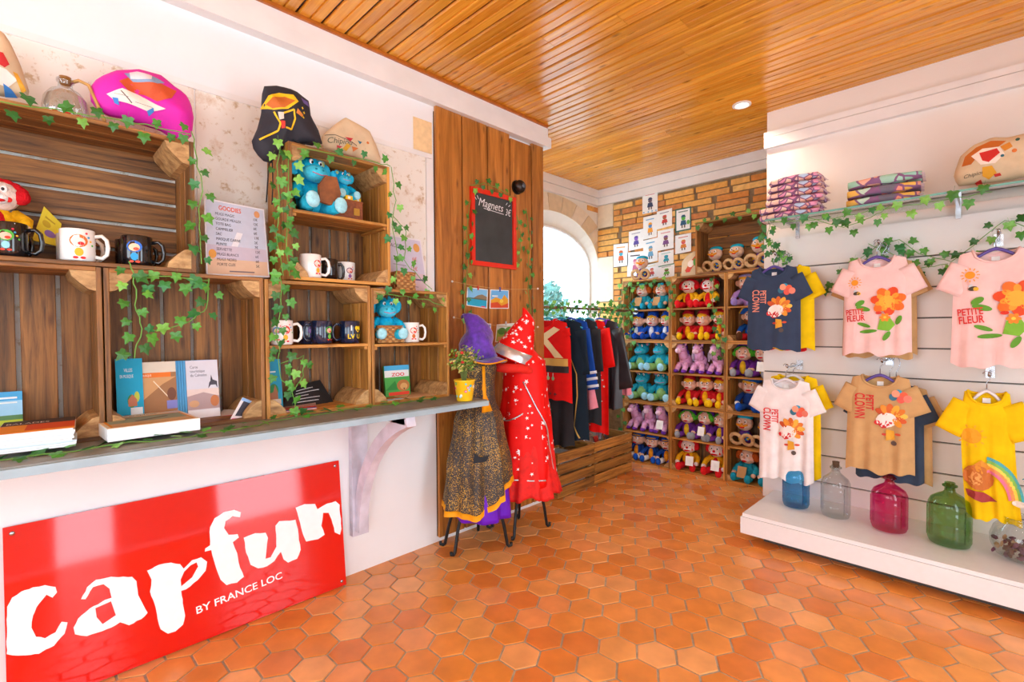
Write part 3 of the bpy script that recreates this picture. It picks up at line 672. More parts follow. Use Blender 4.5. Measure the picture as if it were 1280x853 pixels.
# turquoise hippo
def beast(name, main, muz, belly, sole, ear):
    t = thing(name, 'x', 'plush toy'); bo = part(t, 'body', fur(main), ((0, 0, .062), (.050, .046, .064))); part(bo, 'belly', fur(belly), ((0, -.022, .056), (.036, .028, .048)))
    part(t, 'head', fur(main), ((0, -.004, .158), (.050, .044, .044))); mz = part(t, 'muzzle', fur(muz), ((0, -.036, .142), (.046, .030, .030)))
    MB().tube([(-.028, -.063, .138), (0, -.069, .132), (.028, -.063, .138)], .0018, 5).build('smile', mat('pink_thread', 'd97fa8', .8), mz, True)
    for s in (-1, 1):
        part(mz, 'nostril', fur('1f8ea8'), ((s*.013, -.062, .152), (.0045, .003, .0035), None, 0, 8, 6))
        e = part(t, 'eye', EYE, ((s*.017, -.038, .180), (.008, .005, .010), None, 0, 8, 6)); part(e, 'pupil', PUP, ((s*.016, -.043, .178), (.0042, .003, .005), None, 0, 8, 6))
        er = part(t, 'ear', fur(main), ((s*.042, .0, .192), (.018, .010, .020), (0, s*.5, 0), 0, 10, 6)); part(er, 'ear_lining', fur(ear), ((s*.043, -.007, .192), (.011, .006, .012), (0, s*.5, 0), 0, 8, 6))
        a = MB(); a.tube([(s*.038, 0, .104), (s*.066, -.02, .080), (s*.072, -.046, .055)], [.019, .021, .018], 8); a.build('arm', fur(main), t, True)
        a = MB(); a.tube([(s*.028, -.01, .028), (s*.046, -.06, .030), (s*.052, -.090, .032)], [.026, .026, .025], 8); le = a.build('leg', fur(belly), t, True); part(le, 'sole', fur(sole), ((s*.053, -.104, .034), (.026, .012, .028), None, 0, 10, 6))
    return t
PL['hippo'] = beast('hippo_plush', '27a9c4', '3bbcd6', '8fc27a', '9edcf0', 'd98fb4')
PL['elephant'] = beast('elephant_plush', '16b8e6', '4fd2f2', '2fc0e6', 'a9e6f7', 'b7c98a')
for s in (-1, 1): part(PL['elephant'], 'ear_flap', fur('35c4ea'), ((s*.060, .006, .168), (.026, .010, .034), (0, s*.25, 0), 0, 10, 6))
part(PL['elephant'], 'tuft', fur('2aa9cf'), *[((random.uniform(-.03, .03), random.uniform(-.01, .02), .196+random.uniform(0, .012)), (.008, .008, .016), None, 0, 6, 5) for _ in range(8)])
# unicorn
t = thing('unicorn_plush', 'x', 'plush toy'); PK = fur('eab0dc'); part(t, 'body', PK, ((0, .0, .080), (.040, .050, .050), (.25, 0, 0)))
b = MB(); b.tube([(0, -.02, .098), (0, -.034, .132), (0, -.036, .158)], [.034, .028, .026], 10); b.build('neck', PK, t, True)
hd = part(t, 'head', PK, ((0, -.050, .166), (.030, .040, .028), (-.35, 0, 0))); part(hd, 'snout', fur('f6d3ea'), ((0, -.082, .150), (.021, .022, .018)))
b = MB(); b.cone((0, -.046, .188), .009, .042, 8, 0, (0, -.012)); b.build('horn', mat('gold_cloth', 'e6c04a', .35, .4), t)
part(t, 'mane', fur('7d4fb8'), *[((random.uniform(-.008, .008), -.012+.006*q, .186-.016*q), (.012, .014, .014), None, 0, 8, 6) for q in range(5)])
for s in (-1, 1):
    e = part(t, 'eye', EYE, ((s*.024, -.064, .174), (.005, .007, .009), None, 0, 8, 6)); part(e, 'pupil', PUP, ((s*.027, -.067, .173), (.003, .004, .005), None, 0, 8, 6))
    part(t, 'ear', PK, ((s*.022, -.032, .194), (.008, .006, .016), (0, s*.3, 0), 0, 8, 6)); part(t, 'wing', fur('d9d3ea'), ((s*.046, .020, .112), (.010, .034, .036), (.5, 0, s*.5), 0, 10, 6))
    for yy in (-.052, .036):
        a = MB(); a.tube([(s*.022, yy*.6, .062), (s*.030, yy, .030), (s*.032, yy-.01, .014)], [.020, .018, .017], 8); le = a.build('leg', PK, t, True); part(le, 'hoof', fur('7a3fb5'), ((s*.032, yy-.014, .013), (.019, .020, .013), None, 0, 10, 6))
PL['unicorn'] = t
# ring-armed doll with moustache and turquoise cap
t = thing('ring_arm_doll', 'x', 'plush toy'); TAN = fur('d9b384'); bo = part(t, 'body', fur('6a3fa0'), ((0, .004, .052), (.046, .040, .052)))
part(bo, 'yellow_patch', fur('f0c62a'), *[((random.uniform(-.03, .03), -.030+random.uniform(-.004, .004), random.uniform(.02, .085)), (.011, .010, .010), None, 0, 8, 6) for _ in range(7)])
part(bo, 'blue_patch', fur('2b8fd0'), *[((random.uniform(-.032, .032), -.030+random.uniform(-.004, .004), random.uniform(.02, .085)), (.010, .010, .009), None, 0, 8, 6) for _ in range(5)])
part(t, 'head', fur('ecc6ae'), ((0, -.006, .146), (.054, .048, .050))); face(t, z=.150, skin=fur('e9a23a'), nose=fur('e9a23a'), muzzle=fur('f5d9c8'))
part(t, 'moustache', fur('f0a02a'), ((-.018, -.058, .138), (.022, .008, .007), (0, .35, 0), 0, 10, 6), ((.018, -.058, .138), (.022, .008, .007), (0, -.35, 0), 0, 10, 6))
part(t, 'cap', fur('28b4d8'), ((0, .006, .184), (.050, .044, .024)))
for s in (-1, 1):
    b = MB(); b.tube([(s*.046+s*.034*math.cos(a)-s*.01, -.058-.012*math.sin(a), .048+.034*math.sin(a)) for a in [q*2*PI/12 for q in range(13)]], .012, 8); b.build('ring_arm', TAN, t, True)
PL['ring'] = t
for k, t in PL.items(): remember(t)
_used = {}
def toy(kind, loc_, rz, label, group=None, sc=1.0, rx=0.0, card=None):
    p_ = PL[kind]
    if kind not in _used: o = p_; _used[kind] = 1; o.location = loc_; o.rotation_euler = (rx, 0, rz); o.scale = (sc,)*3; tag(o, label, None, group)
    else:
        o = dup(p_, loc_, (rx, 0, rz), sc, label, group)
        if not group and 'group' in o: del o['group']
    if card:
        b = MB(); b.box((card, -.118, .075), (.050, .002, .062), 0, Matrix.Rotation(-.25, 3, 'X')); b.build('swing_tag', mat('white_card', 'f6f6f4', .7), o)
    return o
def tier(kind, c, r, xs, label, sc=1.0, ys=None, cards=()):
    base = (2-r//2)*(CHt+.001)+(.269 if r % 2 == 0 else .014)
    for i, f in enumerate(xs):
        yb = SY+.125+(ys[i] if ys else random.uniform(-.012, .004))
        n = len(xs); lf = ['nearest the clothes rail', 'nearest the hippo column', 'nearest the clown column'][c]; rt = ['nearest the clown column', 'nearest the pirate column', 'nearest the shirt wall'][c]
        where = '' if n == 1 else ', '+(lf if i == 0 else rt if i == n-1 else 'middle of three')
        toy(kind, (X0+c*(CWd+.003)+CWd*f, yb, base), random.uniform(-.25, .25), label+where, ('tier of plush: '+label)[:60] if len(xs) > 1 else None, sc*1.1*random.uniform(.97, 1.03), card=.03 if i in cards else None)
G3, G2 = (.19, .5, .81), (.29, .71)
tier('teal', 0, 0, G2, 'red-haired teal-dressed doll in the top tier', 1.0)
tier('bluejester', 0, 1, G3, 'blond doll with blue jester cap above the turquoise hippos', .98)
tier('hippo', 0, 2, G2, 'turquoise hippo plush sitting right under the blue jesters', 1.1)
tier('hippo', 0, 3, G2, 'turquoise hippo plush sitting right above the pink unicorns', 1.1)
tier('unicorn', 0, 4, (.17, .45, .75), 'pink unicorn plush above the blue-capped dolls near the floor', 1.08, cards=(2,))
tier('cap', 0, 5, G3, 'blond doll with blue cap and shoes beside the floor crate', 1.0)
tier('clown', 1, 0, (.24, .62), 'red-haired clown doll in the top tier', 1.05)
tier('elf', 1, 1, (.22, .52, .82), 'blond elf doll with red hood right under the clowns', 1.0)
tier('unicorn', 1, 2, (.17, .46, .80), 'pink unicorn plush between two tiers of red elves', 1.1)
tier('elf', 1, 3, (.25, .55, .83), 'blond elf doll with red hood above the purple jesters', 1.0)
tier('troll', 1, 4, (.22, .55, .84), 'green-haired purple jester doll above the bottom clowns', 1.0, cards=(1,))
tier('clown', 1, 5, (.24, .76), 'red-haired clown doll in the bottom tier on the floor', 1.1, cards=(0, 1))
tier('lilac', 2, 0, (.24, .66), 'lilac-dressed doll with lilac cap behind the navy shirt', 1.05)
tier('pirate', 2, 1, (.33,), 'bearded pirate doll with blue hat behind the navy shirt', 1.05)
tier('troll', 2, 2, (.20, .52, .84), 'green-haired purple jester doll above the blue berets', 1.0, cards=(1,))
tier('beret', 2, 3, (.30, .70), 'blond doll with blue beret beside the white shirt', 1.1)
tier('ring', 2, 4, (.22, .58), 'ring-armed doll with turquoise cap above the mermaid dolls', 1.05)
tier('teal', 2, 5, (.28, .66), 'red-haired teal-dressed doll in the bottom tier', 1.05)
TZ = 3*(CHt+.001)
for f, l_ in ((.57, 'ring-armed doll in the wide top crate, nearest the posters'), (.73, 'ring-armed doll in the wide top crate, middle of three'), (.90, 'largest ring-armed doll in the wide top crate, nearest the towels')): toy('ring', (f, SY+.13, TZ+.016), random.uniform(-.2, .2), l_, 'ring-armed dolls in the top crate', 1.18 if f > .8 else 1.0)
toy('ring', (-.06, SY+.10, TZ), .3, 'ring-armed doll sitting alone on the plush wall before the posters', None, 1.05)
# ================================================================== THINGS ON THE COUNTER CRATES
random.seed(31)
class Puff:
    """soft pouch from an outline in a plane; thick in the middle, thin at the seam"""
    def __init__(s, pts, thick, wr=.0, seed=0, c=None):
        s.p = pts; s.t = thick; s.wr = wr; s.sd = seed
        s.c = c or (sum(p[0] for p in pts)/len(pts), sum(p[1] for p in pts)/len(pts))
    def rad(s, a):
        dx, dy = math.cos(a), math.sin(a); best = 1e-3; n = len(s.p)
        for i in range(n):
            x1, y1 = s.p[i][0]-s.c[0], s.p[i][1]-s.c[1]; x2, y2 = s.p[(i+1) % n][0]-s.c[0], s.p[(i+1) % n][1]-s.c[1]; ex, ey = x2-x1, y2-y1; den = dx*ey-dy*ex
            if abs(den) < 1e-9: continue
            t = (x1*ey-y1*ex)/den; u = (x1*dy-y1*dx)/den
            if t > 0 and -1e-6 <= u <= 1+1e-6: best = max(best, t)
        return best
    def dep(s, x, y):
        a = math.atan2(y-s.c[1], x-s.c[0]); q = min(1, math.hypot(x-s.c[0], y-s.c[1])/s.rad(a)); f = math.sqrt(max(0, 1-q**2.4))
        return f*(s.t + s.wr*noise.noise(Vector((x*16, y*16, s.sd)))) + .001
    def mesh(s, fn, n=40, rings=8):
        b = MB(); R = []
        for side in (1, -1):
            for k in (range(rings, -1, -1) if side < 0 else range(rings+1)):
                q = 1-((rings-k)/rings)**1.6 if k < rings else 1.0; q = max(q, .01)
                ring = []
                for j in range(n):
                    a = 2*PI*j/n; r_ = s.rad(a)*q; x, y = s.c[0]+r_*math.cos(a), s.c[1]+r_*math.sin(a); ring.append(fn(x, y, side*s.dep(x, y)))
                R.append(ring)
        return b.rings(R)
def bag(name, label, px, X, thick, m, prt=None, cord=None, wr=.02, lean=0.0, seed=1):
    P = [ox(a, b_, X) for a, b_ in px]; zb = min(p.z for p in P); yc = sum(p.y for p in P)/len(P)
    t = thing(name, label, 'bag', (X, yc, zb)); o = [(p.y-yc, p.z-zb) for p in P]; pf = Puff(o, thick, wr, seed)
    fn = lambda a, c, d: (d-lean*c, a, c); pf.mesh(fn).build('pouch', m, t, True)
    if prt:
        pr = Pr(); H = max(q[1] for q in o); W_ = max(abs(q[0]) for q in o)
        prt(pr, lambda x, y: (lambda v: (v.y-yc, v.z-zb))(ox(x, y, X+thick*.8))); pr.build('printed_motif', t, lambda a, c, d: fn(a, c, pf.dep(a, c)+d+.001), sub=.012, cluster=True)
    if cord:
        for c_ in cord: MB().tube([(thick*.5+.012, ox(a, d, X).y-yc, ox(a, d, X).z-zb) for a, d in c_], .0025, 5).build('drawstring', mat('black_cord', '1c1c20', .8) if 'black' in label else m, t, True)
    return t
def sub(P, pts): return [P(*q) for q in pts]
PINK = cloth('e22fb0', 'pink_bag_cloth', .55); BLK = cloth('33323a', 'black_bag_cloth', .6); CANV = cloth('dfc6a2', 'beige_canvas')
def pp(pr, P):                     # open book and hat motif
    pr.poly(sub(P, [(148,103),(165,95),(195,104),(222,112),(214,124),(196,128),(180,120),(160,116)]), 'd2562b')
    pr.poly(sub(P, [(155,92),(165,90),(192,96),(206,104),(196,107),(166,103)]), '8aa6c8'); pr.poly(sub(P, [(162,90),(172,88),(190,95),(188,102),(163,99)]), 'e7dfe6')
    pr.poly(sub(P, [(133,117),(152,113),(172,120),(206,138),(186,141),(163,132),(142,125)]), 'f1e8dc'); pr.line(sub(P, [(150,116),(164,131)]), .003, '6b5a50'); pr.line(sub(P, [(142,118),(160,124)]), .0012, '8a7a70'); pr.line(sub(P, [(168,130),(190,136)]), .0012, '8a7a70')
    pr.poly(sub(P, [(140,122),(147,124),(149,132),(143,129)]), '3f86cf'); pr.poly(sub(P, [(183,140),(191,136),(192,141),(186,146)]), '3f86cf')
bag('drawstring_bag', 'bright pink drawstring bag with an open book print on the wide crate',
    [(112,110),(122,97),(145,89),(172,87),(200,94),(214,106),(222,112),(231,116),(239,130),(242,148),(240,170),(228,180),(200,163),(160,150),(125,142),(113,126)], .16, .05, PINK, pp, [[(218,140),(224,150),(232,160)]], .03)
def pb(pr, P):                     # hooded yellow-edged cloak motif
    pr.poly(sub(P, [(329,133),(336,119),(350,115),(366,119),(371,129),(358,138),(342,138)]), 'f0c21c'); pr.poly(sub(P, [(333,130),(340,122),(356,121),(367,128),(354,136),(340,136)]), 'c96a2a')
    pr.line(sub(P, [(342,140),(349,155),(347,164),(325,174)]), .006, 'f0c21c'); pr.line(sub(P, [(352,143),(365,139),(367,150),(363,163),(355,161)]), .006, 'f0c21c')
    pr.poly(sub(P, [(346,141),(353,142),(353,150),(348,151)]), 'd9d0c4'); pr.poly(sub(P, [(349,152),(354,153),(354,162),(350,162)]), 'c8352c'); pr.poly(sub(P, [(369,138),(378,145),(376,148),(368,143)]), 'd8883c')
    for a, c in ((376,137),(379,142),(378,148)): pr.star(*P(a, c), .006, 'f4d41c', 4)
    pr.poly(sub(P, [(377,121),(386,126),(388,133),(380,129)]), '6a5a9c')
bag('drawstring_bag', 'black drawstring bag with a yellow-edged cloak print on the upright crate',
    [(328,108),(348,107),(368,114),(385,126),(388,145),(398,165),(404,184),(378,179),(352,186),(342,205),(331,203),(318,190),(314,178),(322,160),(327,140)], .2, .045, BLK, pb, [[(333,196),(331,225),(329,255)], [(336,196),(337,230),(336,258)], [(362,177),(372,184),(386,182)]], .03, seed=4)
def pbe(pr, P):
    pr.line(sub(P, [(407,168),(418,169),(432,175),(445,183)]), .003, '4a3a34'); pr.text('Chipiou', *P(409,178), .034, '4f5a48', rot=.12, shear=.3); pr.poly(sub(P, [(430,172),(440,174),(436,178)]), 'c22b3a'); pr.poly(sub(P, [(446,176),(452,178),(449,181)]), '1f6f86'); pr.poly(sub(P, [(432,180),(437,183),(433,189),(428,186)]), 'd9a224'); pr.poly(sub(P, [(420,182),(427,184),(422,187)]), 'c22b3a'); pr.poly(sub(P, [(438,184),(447,186),(441,190)]), 'd9773a'); pr.circ(*P(459,179), .006, 'd9702a')
bag('canvas_bag', 'small beige canvas bag with a faint motif on the upright crate behind the black bag',
    [(402,170),(418,156),(431,147),(446,155),(461,164),(470,182),(478,206),(455,200),(425,192),(404,185)], .085, .03, CANV, pbe, None, .012, seed=7)
def pbl(pr, P):
    pr.poly(sub(P, [(-6,66),(4,68),(12,82),(6,86),(-6,80)]), 'cc2b2f'); pr.poly(sub(P, [(-6,84),(8,88),(22,100),(10,108),(-6,104)]), 'f2efe6'); pr.poly(sub(P, [(16,90),(22,92),(33,112),(27,114)]), 'e2a42a'); pr.poly(sub(P, [(4,104),(14,110),(22,118),(6,117)]), '3f86cf')
bag('canvas_bag', 'beige canvas bag with a red and yellow motif beside the glass bottle', [(-45,60),(-20,36),(2,38),(14,56),(26,82),(39,122),(10,121),(-40,114)], .15, .045, CANV, pbl, None, .012, seed=9)
# little glass bottle with rope handle on the wide crate
bz = CZ+.516+.432; bc = ox(82, 118, .15)
t = thing('glass_bottle', 'small round clear glass bottle with a rope handle on the wide crate', 'bottle', (.15, bc.y, bz+.001))
MB().lathe([(.001, .002), (.044, .002), (.052, .012), (.054, .045), (.050, .075), (.034, .098), (.018, .108), (.016, .122), (.021, .126), (.021, .134), (.013, .134)], 20).build('bottle_body', clear('clear_glass', 'eef4f4', .22), t, True)
MB().lathe([(.001, .120), (.013, .120), (.014, .142), (.001, .142)], 12).build('cork', mat('cork', '9a6b3c', .9), t)
MB().tube([(.0, .010, .128), (.012, .03, .138), (.022, .052, .128), (.03, .066, .085), (.05, .085, .02)], .005, 6).build('rope_handle', mat('rope', 'c79a58', .9, bump=.5), t, True)
b = MB()
for q in range(12): a = q*2*PI/12; b.ell((.052*math.cos(a), .052*math.sin(a), .014), (.012, .012, .008), None, 0, 6, 5)
b.build('red_band', mat('red_felt', 'd3202a', .9), t, True)
# ---- mugs
MUGW = mat('white_glaze', 'f3f2ef', .12, var=.01, coat=.5); MUGK = mat('black_glaze', '15161b', .08, var=.01, coat=.6); MUGB = mat('blue_black_glaze', '12213f', .1, var=.02, coat=.6)
def mug(label, X, y, z, m, pr=None, ha=0.0, group=None, handle=None, inner=None):
    t = thing('mug', label, 'mug', (X, y, z), 0, group); r, h = .041, .094
    MB().lathe([(.001, .002), (r-.004, .0), (r, .005), (r, h-.002), (r-.0015, h), (r-.004, h-.002), (r-.004, .006), (.001, .006)], 24).build('mug_body', m, t, True)
    b = MB(); b.tube([((r-.003)*math.cos(ha)+.001+math.cos(ha)*d, (r-.003)*math.sin(ha)+math.sin(ha)*d, h*.5+e) for d, e in [(.0, .030), (.018, .034), (.029, .022), (.032, .0), (.029, -.022), (.018, -.034), (.0, -.030)]], .0058, 8); b.build('handle', handle or m, t, True)
    if pr:
        p_ = Pr(); pr(p_)
        def fn(a, c, o): th_ = a/r; return ((r+o)*math.cos(th_), (r+o)*math.sin(th_), c)
        p_.build('printed_motif', t, fn, eps=.0002, base=.0006)
    return t
def motif(cols, x=0, y=.048, s=1.0, star=True):
    def f(p_):
        p_.circ(x, y+.008*s, .017*s, cols[0], .015*s); p_.circ(x, y+.006*s, .012*s, cols[1], .010*s); p_.circ(x+.004*s, y+.002*s, .006*s, cols[2], .004*s); p_.circ(x, y-.018*s, .008*s, cols[3], .010*s); p_.circ(x-.006*s, y-.031*s, .005*s, cols[2], .003*s); p_.circ(x+.007*s, y-.031*s, .005*s, cols[2], .003*s)
        if star:
            for k, c in enumerate(('e8324a', '3f9fd0', 'f0b62a', '57b84a')): p_.circ(x+(.014+.004*k)*s, y+(.026-.009*k)*s, .0025*s, c)
    return f
ang = .12
ez = CZ+.516+.0145
mug('black mug with a green and pink motif in the wide crate', .205, ox(10, 300, .205).y, ez, MUGK, motif(['4fae3a', 'f0b8a0', 'd8402a', '8fd0e8'], x=-.004), PI/2-.25)
mug('black mug behind the green motif mug', .105, ox(10, 300, .105).y-.02, ez, MUGK, None, PI/2-.1)
mug('white mug with a colourful motif between two black mugs', .212, ox(97, 300, .212).y, ez, MUGW, motif(['d8702a', 'fbe6da', 'e0262c', 'f0b62a'], s=1.25), PI/2-.25)
mug('plain white mug hidden behind the colourful white one', .110, ox(92, 300, .11).y, ez, MUGW, None, PI/2-.2)
mug('black mug with a blue motif at the corner of the wide crate', .205, ox(171, 305, .205).y, ez, MUGK, motif(['2f6fd0', 'f0c8a8', 'e0503a', '2f9fe0'], x=-.012, s=1.2, star=False), PI/2-.25)
mug('black mug behind the blue motif mug', .108, ox(163, 305, .108).y, ez, MUGK, None, PI/2-.15)
fz = CZ+.517+.0145
mug('white mug with a clown-coloured motif in the upright crate', .205, ox(388, 335, .205).y, fz, MUGW, motif(['d8402a', 'fbe6da', 'e0262c', 'f0b62a'], x=.014), PI/2-.45)
mug('black mug behind the white one in the upright crate', .125, ox(410, 335, .125).y, fz, MUGK, None, PI/2)
mug('white mug with black handle at the back of the upright crate', .085, ox(432, 340, .085).y, fz, MUGW, motif(['8a3a5a', 'f0c8b8', 'd8402a', '8a5aa0'], s=.9), -PI/2+.4, handle=MUGK)
sz = CZ+.262+.0075
mug('white mug covered in colourful figures on the middle shelf', .205, ox(352, 420, .205).y, sz, MUGW, lambda p_: [motif(['d8402a', 'fbe6da', 'e0262c', 'f0b62a'], x=.0, s=1.1)(p_), motif(['4f8fd0', 'f0c8a8', 'e0503a', '57b84a'], x=-.03, s=.9)(p_)], PI/2-.3)
mug('blue-black mug between white mug and green motif mug', .14, ox(385, 420, .14).y, sz, MUGB, motif(['6a3f9a', 'a07ac0', '4a2f7a', '7a4fb0'], star=False), PI/2+.6)
mug('blue-black mug with a green elf-coloured motif on the middle shelf', .20, ox(402, 420, .20).y, sz, MUGB, motif(['4fae3a', 'f0b8a0', 'd8402a', '6fc04a'], x=.016, star=False), -PI/2-.5)
def ily(p_):
    p_.text('I', -.012, .054, .030, 'f2f2f2', bold=.03, align='C'); p_.circ(.012, .064, .0085, 'f6d21c'); p_.circ(.026, .064, .0085, 'f6d21c'); p_.poly([(.0045, .060), (.0335, .060), (.019, .044)], 'f6d21c')
    p_.text('LV', -.012, .020, .026, 'f6d21c', bold=.02, align='C'); p_.text('U', .019, .020, .026, 'f6d21c', bold=.02, align='C')
mug('blue-black mug reading I love with a yellow heart', .20, ox(437, 420, .20).y, sz, MUGB, ily, -PI/2-.2)
dz = CZ+.258+.0075
mug('small white mug with a motif beside the wicker basket', .19, ox(513, 415, .19).y, dz, MUGW, motif(['d8402a', 'fbe6da', 'e0262c', 'd8702a'], x=-.008), PI/2-.4)
# ---- wicker baskets
WICK = mat('wicker', 'b0713a', .75, var=.2, scale=60); WICK2 = mat('wicker_light', 'd39a5a', .75, var=.2, scale=60)
def basket(label, X, y, z, wx, wy, h):
    t = thing('wicker_basket', label, 'basket', (X, y, z)); rows, n = 7, 11
    b = MB(); b.b2((-wx/2+.006, -wy/2+.006, .001), (wx/2-.006, wy/2-.006, .006)); b.build('basket_bottom', WICK, t)
    for mi_, m in ((0, WICK), (1, WICK2)):
        b = MB()
        for r in range(rows):
            z0 = .002+r*h/rows
            for face_, (L, o_) in enumerate(((wy, wx/2), (wx, wy/2))):
                k = max(3, int(L/.016))
                for s in (-1, 1):
                    for i in range(k):
                        if (i+r) % 2 != mi_: continue
                        u = -L/2+(i+.5)*L/k; bul = .003
                        c = (s*(o_-.003+bul*(mi_)), u, z0+h/rows/2) if face_ == 0 else (u, s*(o_-.003+bul*mi_), z0+h/rows/2)
                        d = (.005, L/k*.98, h/rows*.9) if face_ == 0 else (L/k*.98, .005, h/rows*.9); b.box(c, d)
        tag(b.build('weave', m, t), kind='stuff')
    b = MB(); q = [(wx/2, wy/2), (wx/2, -wy/2), (-wx/2, -wy/2), (-wx/2, wy/2), (wx/2, wy/2)]; b.tube([(a*.98, c*.98, h) for a, c in q], .005, 6); b.build('basket_rim', WICK, t)
    return t
basket('small wicker basket on the crate shelf holding a blue elephant', .175, ox(482, 418, .175).y, dz, .10, .128, .075)
basket('wicker basket standing on the crate before the second price list', .15, ox(505, 345, .15).y-.02, CZ+.506, .10, .10, .085)
toy('elephant', (.165, ox(482, 418, .165).y, dz+.012), PI/2-.2, 'blue elephant plush sitting in the small wicker basket', None, .92)
toy('elephant', (.165, ox(388, 262, .165).y, CZ+.517+.27), PI/2+.15, 'big blue elephant plush holding a brown bag in the upright crate', None, 1.15)
eb = [o for o in COL.objects if o.get('label', '').startswith('big blue elephant')][0]
b = MB(); b.prism([(-.03, -.04), (.03, -.045), (.045, .0), (.02, .05), (-.02, .045), (-.04, .01)], lambda a, c, k: (.012+a, -.10+.012*k-c*.25, .075+c)); b.build('brown_bag', mat('brown_leather', '8a4f24', .6, var=.2), eb)
# brown chest with a second elephant
cy_ = ox(431, 262, .16).y
t = thing('wooden_chest', 'small brown wooden chest with brass clasp in the upright crate', 'box', (.15, cy_, CZ+.517+.269))
REDW = wood('chest_wood', '6a2f12', 'a4562a', .4)
MB().b2((-.05, -.062, 0), (.05, .062, .082)).build('chest_body', REDW, t); MB().b2((.05, .02, .028), (.053, .046, .058)).build('clasp', mat('brass', 'caa24a', .3, .9), t)
MB().b2((-.052, -.064, .082), (.052, .064, .090)).build('chest_lid', REDW, t)
toy('elephant', (.145, cy_, CZ+.517+.3605), PI/2, 'blue elephant plush sitting on the brown chest with yellow blocks', None, .62)
for k, (dy, dx) in enumerate(((-.045, .025), (.0, .038), (.042, .03))):
    q = thing('yellow_block', 'small yellow toy block lying on the brown chest', 'block', (.15+dx, cy_+dy, CZ+.517+.3592), .3*k-.2, 'yellow blocks on the chest')
    MB().box((0, 0, .009), (.022, .034, .018)).build('block_body', mat('yellow_plastic', 'f2c41c', .4), q); MB().box((.0112, 0, .009), (.001, .012, .010)).build('sticker', mat('white_sticker', 'f2f2ee', .6), q)
toy('clown', (.11, ox(4, 262, .11).y-.01, ez+.042), PI/2-.1, 'red-haired clown doll behind the mugs in the wide crate', None, .95)
b = MB().box((0, 0, .045), (.012, .30, .09)); 
bs = thing('wooden_step', 'dark wooden box the clown doll sits on behind the mugs', 'box', (.065, ox(4, 262, .11).y-.02, ez))
MB().b2((-.03, -.06, 0), (.03, .06, .039)).build('box_body', CRATE, bs); MB().b2((-.032, -.062, .0385), (.032, .062, .0415)).build('box_lid', CRATEL, bs)
# ================================================================== PAPER GOODS
random.seed(41)
def sheet(name, label, cat, C, paper, prt=None, thick=.0016, group=None, curl=0.0, clip=None):
    """a printed sheet or booklet; C = corners lower-left, lower-right, upper-right, upper-left; print runs 0..1 by 0..1"""
    C = [Vector(c) for c in C]; o = C[0]; t = thing(name, label, cat, (C[0]+C[1])/2, 0, group); o = (C[0]+C[1])/2
    n = (C[1]-C[0]).cross(C[3]-C[0]).normalized()
    def fn(u, v, d):
        p = (C[0]*(1-u)+C[1]*u)*(1-v)+(C[3]*(1-u)+C[2]*u)*v + n*(d+curl*math.sin(PI*u)*(.4+.6*v)); return p-o
    b = MB(); k = 8 if curl else 1
    b.rings([[fn(0, i/k, 0), fn(.25, i/k, 0), fn(.5, i/k, 0), fn(.75, i/k, 0), fn(1, i/k, 0), fn(1, i/k, -thick), fn(.75, i/k, -thick), fn(.5, i/k, -thick), fn(.25, i/k, -thick), fn(0, i/k, -thick)] for i in range(k+1)])
    b.build('paper', mat('paper_'+paper, paper, .55, var=.02), t)
    if prt:
        pr = Pr(); prt(pr); pr.build('print', t, fn, eps=.0002, base=.0004, sub=(.1 if curl else None))
    if clip:
        p = fn(.5, 1.0, 0); b = MB(); b.box((p.x, p.y, p.z+.002), (.012, .006, .026)); b.build('clip', mat('clip_'+clip, clip, .5), t)
    return t
def P4(pts, X): return [ox(a, b_, x) for (a, b_), x in zip(pts, X if isinstance(X, (list, tuple)) else [X]*4)]
def goodies(p):
    p.rect(.02, .02, .98, .98, 'c9cfe2'); p.rect(.02, .02, .98, .30, 'e3b99a'); p.rect(.02, .22, .98, .40, 'cdbfcf'); p.text('GOODIES', .22, .875, .085, 'e2603a', bold=.02)
    L = ['MUGS MAGIC', 'GOURDE MEALEX', 'TOTE BAG', 'CAMMELIER', 'SAC', 'MASQUE CARNE', 'PLINTE', 'SERVIETTE', 'MUGS BLANCS', 'MUGS NOIRS', 'PORTE CLES']; R_ = ['10€', '12€', '6€', '6€', '17€', '2€', '7€', '12€', '6€', '6€', '5€']
    for i, (a, c) in enumerate(zip(L, R_)): y = .80-.067*i; p.text(a, .16, y, .052, '4a4450', shear=.1); p.text(c, .78, y, .052, '3c3844')
    p.circ(.86, .90, .05, 'e2a06a'); p.circ(.10, .28, .06, 'e8a24a'); p.rect(.35, .052, .75, .068, '7a6a74')
sheet('price_list', 'printed price list headed GOODIES standing between the crates', 'price list', P4([(258, 344), (337, 347), (330, 262), (255, 247)], [.165, .165, .125, .125]), 'e9e6ec', goodies)
def goodies2(p):
    p.rect(.03, .03, .97, .97, 'cfcbe0'); p.rect(.03, .03, .97, .35, 'd9c4cf'); p.text('GLACES', .1, .78, .1, '6a5a74', shear=.1); p.circ(.85, .83, .08, 'e0a45a'); p.text('6€', .72, .58, .1, 'd8604a'); p.text('12€', .66, .40, .1, 'd8604a'); p.rect(.55, .22, .95, .25, '6a5a84'); p.line([(.3, .12), (.8, .10)], .012, '8a7a94'); p.line([(.3, .48), (.58, .47)], .01, '8a7a94')
sheet('price_list', 'price list with orange prices behind the ivy and wicker basket', 'price list', P4([(470, 362), (536, 367), (526, 300), (476, 291)], [.07, .07, .03, .03]), 'e9e6ec', goodies2)
def band(c): return lambda p: [p.rect(*b_) for b_ in c]
